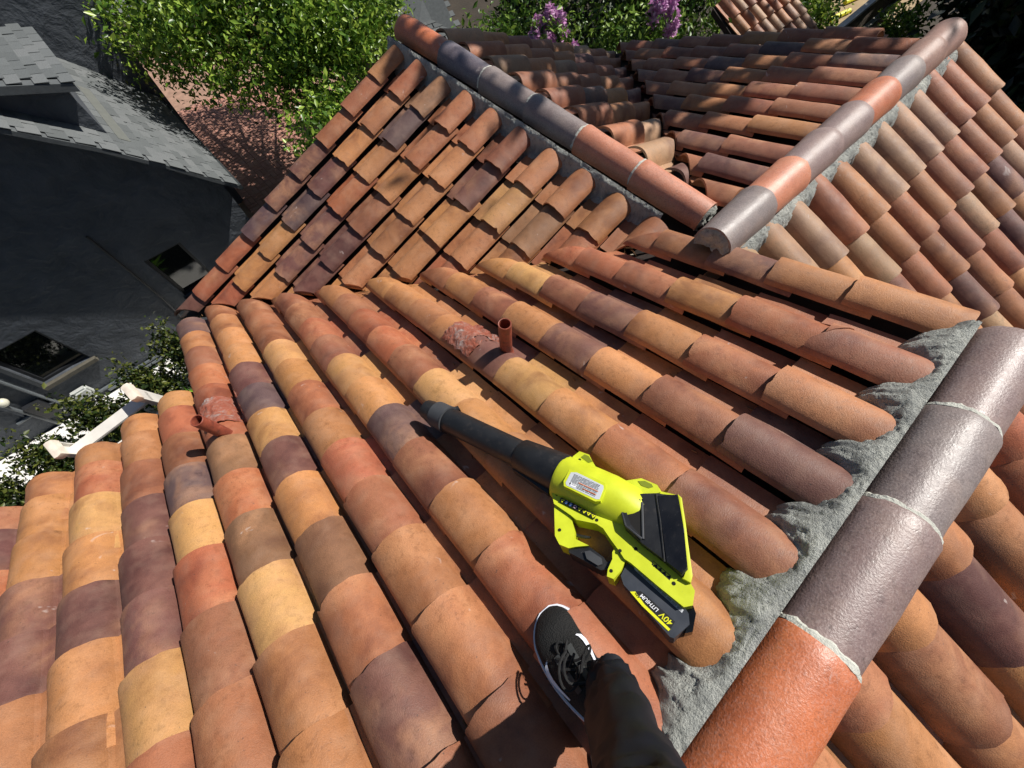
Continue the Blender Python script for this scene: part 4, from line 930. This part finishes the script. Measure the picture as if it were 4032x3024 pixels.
wc = bmesh.new(); add_tube(wc, [(-4.55 + .07 * math.cos(a * .55), WY - .16 - .02 * a / 12, -5.02 + .07 * math.sin(a * .55)) for a in range(13)] + [(-4.42, WY - .2, -5.1)], .008, 6); cord = bm_obj("cord", wc, M['white']); tag(cord, "loop of white cord hanging by the grey meter box next door", "cord")

# --- grey shingled garage behind the tree
GR = empty("grey_garage", (5.5, 11.5, GZ)); tag(GR, "small building with grey shingle roof beyond the cross gable", "building")
ga, gb, gc, gd = Vector((4.3, 11.9, -2.35)), Vector((4.6, 9.15, -3.35)), Vector((5.75, 8.85, -3.30)), Vector((6.1, 10.4, -2.35))
o = att(mesh_obj("roof", [ga, gb, gc, gd, ga - Z * .1, gb - Z * .1, gc - Z * .1, gd - Z * .1], [(0, 1, 2, 3), (7, 6, 5, 4), (1, 5, 6, 2), (2, 6, 7, 3), (0, 4, 5, 1), (3, 7, 4, 0)], under), GR)
ux = (gc - gb).normalized(); uy = ((ga - gb) - ux * (ga - gb).dot(ux)).normalized(); shingle_field(o, gb + ux * .02 + Z * .01, ux, uy, 5, 22, .24, .125)
bm = bmesh.new(); vs = [bm.verts.new(p) for p in (gb + Vector((.1, .2, -.1)), gc + Vector((0, .1, -.1)), gd + Vector((.1, 0, -.1)), ga - Z * .1, Vector((4.7, 9.35, GZ)), Vector((5.75, 8.95, GZ)), Vector((6.9, 10.4, GZ)), Vector((4.3, 11.9, GZ)))]
for f in ((0, 1, 5, 4), (1, 2, 6, 5), (0, 4, 7, 3)): bm.faces.new([vs[k] for k in f])
att(bm_obj("wall", bm, M['char'], smooth=False), GR)
bm = bmesh.new(); add_box(bm, (-.8, -.03, -.06), (.8, .03, .06)); o = bm_obj("window_head", bm, white_paint, smooth=False); att(o, GR); o.matrix_basis = Matrix.Translation((6.75, 8.95, -3.55)) @ Matrix.Rotation(R(-22), 4, 'Z') @ Matrix.Rotation(R(8), 4, 'Y')

# --- another clay roof beyond the far gable
CL = empty("clay_roof_shed", (10.6, 3.2, GZ)); tag(CL, "low building with sunlit clay barrel tile roof beyond the far gable", "building")
SLF = Slope((0, 4.6, -2.35), (0, 1, 0), 24)
corn = [SLF.pt(a, d, -.02) for a, d in ((8.75, 0), (10.9, 0), (10.9, 2.6), (8.75, 2.6))]; dk = att(mesh_obj("roof_slope", corn + [p - Z * .1 for p in corn], [(0, 1, 2, 3), (7, 6, 5, 4), (0, 4, 5, 1), (1, 5, 6, 2), (2, 6, 7, 3), (3, 7, 4, 0)], felt), CL)
for i in range(7):
    for j in range(7):
        o = bpy.data.objects.new("roof_tile", TV[(i * 3 + j) % 8]); C.objects.link(o); o.parent = dk; o.color = tint(rnd.choice("GKTGBG")); o.matrix_basis = SLF.frame(9.1 + .29 * i, .42 + .345 * j)
bm = bmesh.new(); add_box(bm, (8.9, 2.5, GZ), (10.8, 4.5, -3.5)); att(bm_obj("wall", bm, stucco, smooth=False), CL)
# --- fence with pale rails, yellow edging
FN = empty("board_fence", (13, 2.6, GZ)); tag(FN, "weathered board fence with pale top rail behind the far ridge", "fence")
oldw = simple("weathered_wood", (120, 108, 92), .9, .25, 14, .4, 60); palew = simple("pale_wood", (206, 204, 192), .8, .12, 14, .3, 60)
f0, f1 = Vector((11.1, 2.93, 0)), Vector((16.4, 3.12, 0)); fd = (f1 - f0).normalized()
ang = math.atan2(fd.y, fd.x)
for k in range(36):
    bm = bmesh.new(); add_box(bm, (-.07, -.012, GZ), (.07, .012, -3.06)); o = att(bm_obj("board", bm, oldw, smooth=False), FN); q = f0 + fd * (.15 * k); o.matrix_basis = Matrix.Translation((q.x, q.y, rnd.uniform(-.02, .02))) @ Matrix.Rotation(ang, 4, 'Z')
for z in (-3.03, -3.75):
    bm = bmesh.new(); add_box(bm, (-.1, -.07, z), (5.5, .05, z + .07)); o = att(bm_obj("rail", bm, palew, smooth=False), FN); o.matrix_basis = Matrix.Translation((f0.x, f0.y - (.06 if z < -3.5 else 0), 0)) @ Matrix.Rotation(ang, 4, 'Z')
for k, (a, b) in enumerate((((17.4, 4.78), (18.4, 4.62)), ((18.8, 4.98), (19.7, 4.82)))):
    bm = bmesh.new(); add_tube(bm, [(a[0], a[1], GZ + .08), (b[0], b[1], GZ + .08)], .07, 8); o = bm_obj("edging_strip", bm, M['yellow']); tag(o, ("nearer" if k == 0 else "farther") + " yellow plastic strip on the ground beyond the fence", "edging", "yellow strips beyond the fence")
sand = mesh_obj("sand_patch", [(15.5, 3.3, GZ + .012), (23, 3.3, GZ + .012), (23, 6.2, GZ + .012), (15.5, 5.6, GZ + .012)], [(0, 1, 2, 3)], simple("sand", (158, 136, 102), .9, .15, 3, .3, 30)); tag(sand, kind='structure')
# ------------------------------------------------------------------ plants
rng = np.random.default_rng(5)
def leaf_mat(name, dark, mid, light, rough=.4, trans=.25):
    m = NT(name); g = m.n("ShaderNodeNewGeometry"); c = m.ramp(g.outputs['Random Per Island'], [(0, lin(*dark)), (.45, lin(*mid)), (.85, lin(*light)), (1, lin(*light))])
    m.col(c); m.rough(rough); m.b.inputs['Specular IOR Level'].default_value = .45
    if trans:
        t = m.n("ShaderNodeBsdfTranslucent"); m.link(c, t.inputs[0]); mx = m.n("ShaderNodeMixShader", i={0: trans}); m.link(m.b.outputs[0], mx.inputs[1]); m.link(t.outputs[0], mx.inputs[2]); m.link(mx.outputs[0], m.out.inputs[0])
    return m.m
def leaves(name, P, size, mat, up=.7, aspect=.45, jitter=.55, direc=None):
    n = len(P); nrm = rng.normal(size=(n, 3)); nrm /= np.linalg.norm(nrm, axis=1, keepdims=True); nrm[:, 2] += up; nrm /= np.linalg.norm(nrm, axis=1, keepdims=True)
    d = rng.normal(size=(n, 3)) if direc is None else direc + rng.normal(size=(n, 3)) * .25
    d -= nrm * (d * nrm).sum(1, keepdims=True); d /= np.linalg.norm(d, axis=1, keepdims=True) + 1e-9
    s = size * (1 + jitter * rng.uniform(-1, 1, (n, 1))); w = np.cross(nrm, d) * s * aspect * .5
    base = P; mid = P + d * s * .5; tip = P + d * s - nrm * s * .12
    V = np.stack([base, mid + w + nrm * s * .07, tip, mid - w + nrm * s * .07], 1).reshape(-1, 3)
    me = bpy.data.meshes.new(name); me.vertices.add(4 * n); me.vertices.foreach_set("co", V.ravel())
    idx = np.arange(n)[:, None] * 4 + np.array([0, 1, 2, 0, 2, 3]); me.loops.add(6 * n); me.loops.foreach_set("vertex_index", idx.ravel()); me.polygons.add(2 * n); me.polygons.foreach_set("loop_start", np.arange(2 * n) * 3); me.update(calc_edges=True)
    me.materials.append(mat); o = bpy.data.objects.new(name, me); C.objects.link(o); return o
def clumps(center, rad, m, per, spread, shell=.55, flat=1.0, keep=None):
    """points gathered in twig clusters through an ellipsoid"""
    v = rng.normal(size=(m, 3)); v /= np.linalg.norm(v, axis=1, keepdims=True); r = (shell + (1 - shell) * rng.uniform(0, 1, (m, 1))) ** .8
    r *= 1 + .22 * np.sin(v[:, :1] * 5 + v[:, 1:2] * 7 + center[0])
    cen = np.array(center) + v * r * np.array(rad)
    if keep is not None: cen = cen[np.array([keep(p) for p in cen])]
    pts = cen[:, None, :] + rng.normal(size=(len(cen), per, 3)) * spread * np.array([1, 1, flat])
    return pts.reshape(-1, 3), cen
bark = simple("bark", (92, 80, 66), .95, .3, 18, .7, 40, bdist=.02)
def branches(name, base, cens, r0, n=14):
    bm = bmesh.new(); b = Vector(base); c = Vector(tuple(np.mean(cens, 0))); fork = b.lerp(c, .55)
    add_tube(bm, [b, b.lerp(fork, .5) + Vector((.06, -.04, 0)), fork], [r0, r0 * .8, r0 * .65], 10)
    for k in rng.choice(len(cens), min(n, len(cens)), replace=False):
        e = Vector(tuple(cens[k])); m_ = fork.lerp(e, .5) + Vector((rnd.uniform(-.15, .15), rnd.uniform(-.15, .15), .15)); add_tube(bm, [fork, m_, e], [r0 * .45, r0 * .28, r0 * .08], 6)
    return bm_obj(name, bm, bark)
def tree(kind, label, cat, base, parts, mat, size, r0, group=None, up=.7, aspect=.45, nb=14):
    root = empty(kind, base); tag(root, label, cat, group); P, Cn = zip(*parts); o = att(leaves("crown", np.concatenate(P), size, mat, up, aspect), root); att(branches("trunk", base, np.concatenate(Cn), r0, nb), root); return root
L1 = leaf_mat("broad_leaf", (46, 78, 22), (104, 140, 46), (164, 188, 76), .35, .3)
# big sunlit tree over the patio
keepA = lambda p: True
tree("patio_tree", "leafy light green tree over the brick patio", "tree", (2.3, 10.4, GZ),
     [clumps((.75, 9.9, -1.75), (1.15, 1.3, .75), 120, 46, .15), clumps((1.75, 8.9, -1.75), (1.3, 1.5, .85), 180, 46, .15), clumps((1.8, 7.7, -2.2), (.8, .9, .55), 70, 46, .14), clumps((2.7, 8.6, -1.6), (1.1, 1.6, .9), 230, 46, .15), clumps((2.1, 10.9, -1.3), (1.8, 1.2, .8), 140, 42, .16), clumps((1.85, 6.7, -2.6), (.5, .6, .5), 40, 40, .16), clumps((1.3, 6.7, -2.5), (.6, .7, .5), 56, 42, .16), clumps((3.3, 9.8, -2.0), (1.0, 1.9, .6), 200, 40, .2), clumps((3.6, 12.6, -1.8), (1.5, 1.8, .7), 190, 38, .22), clumps((-.1, 10.9, -1.9), (.5, .8, .5), 26, 40, .17)], L1, .095, .13, aspect=.5, nb=60)
# flowering shrubs behind the far roof
L2 = leaf_mat("shrub_leaf", (40, 66, 24), (84, 120, 44), (140, 168, 70), .4, .25); L3 = leaf_mat("dark_leaf", (10, 20, 8), (18, 32, 12), (38, 58, 22), .5, .08)
pk = leaf_mat("pink_petal", (204, 132, 194), (228, 168, 220), (244, 206, 238), .7, .3)
def flowering(label, base, parts, blooms, mat, size):
    root = tree("flowering_shrub", label, "shrub", base, parts, mat, size, .06, "flowering shrubs beyond the tile roof")
    for c, h in blooms:
        n = 420; v = rng.normal(size=(n, 3)); v /= np.linalg.norm(v, axis=1, keepdims=True); P = np.array(c) + v * np.array([.13, .13, h]) * (rng.uniform(.3, 1, (n, 1)) ** .5)
        att(leaves("blossom", P, .055, pk, .2, .9), root)
flowering("tall crape myrtle with pink blossom nearest the cross gable ridge", (6.6, 7.5, GZ), [clumps((6.2, 6.9, -2.95), (.8, .8, .7), 60, 40, .17), clumps((6.9, 7.4, -2.9), (.9, 1.0, .8), 60, 40, .18), clumps((5.35, 7.3, -3.0), (.55, .6, .6), 50, 40, .15)], [((6.0, 6.65, -2.42), .15), ((5.80, 6.55, -2.55), .13), ((6.30, 6.42, -2.38), .2), ((6.45, 6.45, -2.62), .15), ((6.3, 5.95, -2.75), .18), ((6.15, 6.5, -2.3), .2), ((6.05, 6.4, -2.6), .14)], L2, .11)
flowering("dark leaved crape myrtle with mauve blossom behind the valley", (9.0, 6.6, GZ), [clumps((8.1, 5.8, -3.0), (1.1, .9, .9), 80, 40, .2), clumps((9.6, 5.6, -2.9), (1.2, 1.0, .9), 80, 40, .2)], [((7.75, 5.25, -2.35), .25), ((7.6, 5.1, -2.15), .2), ((8.0, 4.95, -2.5), .22), ((7.9, 5.05, -2.2), .2)], L2, .12)
tree("garden_tree", "dense dark green tree between the flowering shrubs and the clay roof", "tree", (9.5, 8.0, GZ), [clumps((7.6, 7.4, -2.4), (1.6, 1.4, 1.1), 90, 40, .22), clumps((10.5, 6.6, -2.4), (1.8, 1.3, 1.2), 110, 40, .22)], L3, .14, .12)
tree("garden_tree", "sunny yellow green bush behind the pale topped fence", "bush", (13.2, 4.0, GZ), [clumps((13.2, 4.3, -3.9), (1.0, .6, .8), 70, 40, .17), clumps((14.0, 2.3, -3.9), (1.0, .4, .7), 50, 40, .17)], L1, .12, .08)
# tall shade trees past the far gable: their crowns stand above the picture and shade the far slopes
tree("shade_tree", "tall dark tree at the right beyond the far ridge end", "tree", (12.5, -2.8, GZ), [clumps((7.6, 2.0, 4.2), (1.9, 1.6, .8), 85, 34, .30), clumps((5.9, 3.1, 4.2), (1.0, .9, .7), 38, 34, .28), clumps((11.0, -.6, 4.4), (2.4, 2.2, 1.4), 140, 30, .38), clumps((12.0, -1.0, -2.2), (2.0, 2.2, 1.7), 330, 44, .28), clumps((9.0, -1.2, -3.6), (1.6, 1.6, 1.2), 200, 40, .25)], L3, .26, .28, "shade trees past the far gable")
tree("shade_tree", "broad dark tree farthest right behind the ridge", "tree", (16.5, -1.5, GZ), [clumps((17.5, -1.0, 4.0), (3.6, 3.8, 1.8), 260, 30, .45), clumps((15.0, -1.6, -2.0), (2.4, 3.0, 2.1), 460, 44, .32), clumps((18.0, 1.4, -1.8), (2.2, 1.6, 1.9), 240, 40, .3)], L3, .30, .3, "shade trees past the far gable")
tree("shade_tree", "wide dark tree shading the flowering shrubs", "tree", (15.0, 8.5, GZ), [clumps((13.5, 8.5, -2.2), (2.4, 2.0, 1.8), 180, 40, .32)], L3, .28, .3, "shade trees past the far gable")
# hedge in the side yard: five clipped bushes
L4 = leaf_mat("hedge_leaf", (20, 34, 14), (48, 66, 26), (98, 104, 44), .4, .2)
for k, (x, y, h, lab) in enumerate(((-6.0, 6.05, 1.2, "bushy dark shrub at the lower left corner of the side yard"), (-5.15, 6.15, 1.15, "dark shrub in the side yard left of the ladder foot end"), (-4.30, 6.25, 1.25, "dark shrub in the white gravel behind the ladder rung"), (-3.50, 6.35, 1.15, "dark shrub in the white gravel right of the ladder top"), (-2.80, 6.5, 1.2, "dark shrub in the gravel beside the tile gutter corner"))):
    root = empty("yard_shrub", (x, y, GZ)); tag(root, lab, "shrub", "shrubs along the side yard"); P, cn = clumps((x, y, GZ + h * .52), (.30, .30, h * .5), 120, 26, .085, .4); tw = np.array([(x + rnd.uniform(-.2, .2), y + rnd.uniform(-.2, .2), GZ + h + q * .05) for q in range(6)]); P2 = (tw[:, None, :] + rng.normal(size=(6, 16, 3)) * np.array([.05, .05, .12])).reshape(-1, 3)
    att(leaves("foliage", np.concatenate([P, P2]), .07, L4, .6, .55), root); att(branches("stem", (x, y, GZ), cn, .018, 10), root)
L5 = leaf_mat("strap_leaf", (50, 96, 20), (92, 150, 36), (150, 196, 70), .35, .3)
for k, (x, y) in enumerate(((-5.2, 5.15), (-4.7, 5.2), (-4.2, 5.3), (-3.75, 5.45), (-3.3, 5.6), (-2.9, 5.8), (-5.7, 5.1), (-6.2, 5.3))):
    P = np.array([(x + rnd.gauss(0, .10), y + rnd.gauss(0, .10), GZ + .30) for q in range(130)]); a = rng.uniform(0, 6.28, 130); dd = np.stack([np.cos(a), np.sin(a), rng.uniform(-.1, .7, 130)], 1)
    o = leaves("strap_plant", P, .40, L5, .8, .085, .3, dd); o['kind'] = 'thing'; tag(o, "clump of bright green strap leaves under the eave, " + ("third", "fourth", "fifth", "sixth", "seventh", "rightmost", "second", "leftmost")[k] + (" from the left" if k < 5 or k == 6 else ""), "plant", "strap leaved plants under the eave")
# litter in the valley and on the tiles
twig = simple("dry_twig", (126, 92, 58), .85, .3, 40, 0)
vs_, fs_ = [], []
bm = bmesh.new()
for k in range(150):
    t = rnd.random(); x = 1.0 - 2.7 * t + rnd.gauss(0, .03); y = VAL(x) - abs(rnd.gauss(0, .035)); p = AP(x, y / CP, .012 + rnd.uniform(0, .02)); a = rnd.uniform(0, 6.28); l = rnd.uniform(.02, .07); q = p + Vector((math.cos(a) * l, math.sin(a) * l, rnd.uniform(-.01, .012))); add_tube(bm, [p, p.lerp(q, .5) + Z * .004, q], rnd.uniform(.0012, .0026), 4)
lt = bm_obj("leaf_litter", bm, twig); tag(lt, "dry twigs and leaf litter lying in the roof valley", "litter", kind='stuff')
bm = bmesh.new()
for k in range(130):
    ci = rnd.randrange(0, 11); x = colA[ci] - rnd.uniform(.012, .05); s = rnd.uniform(-.3, 2.0)
    if s * CP > VAL(x) - .1: continue
    p = AP(x, s, .022); a = rnd.uniform(0, 6.28); l = rnd.uniform(.012, .05); q = AP(x + math.cos(a) * l * .4, s + math.sin(a) * l, .03); add_tube(bm, [p, q], rnd.uniform(.0012, .0036), 4)
lt = bm_obj("leaf_litter", bm, twig); tag(lt, "scattered dry twigs caught between the tile columns", "litter", kind='stuff')
# ------------------------------------------------------------------ bring the whole place to metres (the tiles above were laid out 1.2 x)
KS = .84
for o in list(scene.objects):
    if o.parent is None:
        o.location = o.location * KS
        if o.type not in ('CAMERA', 'LIGHT'): o.scale = o.scale * KS
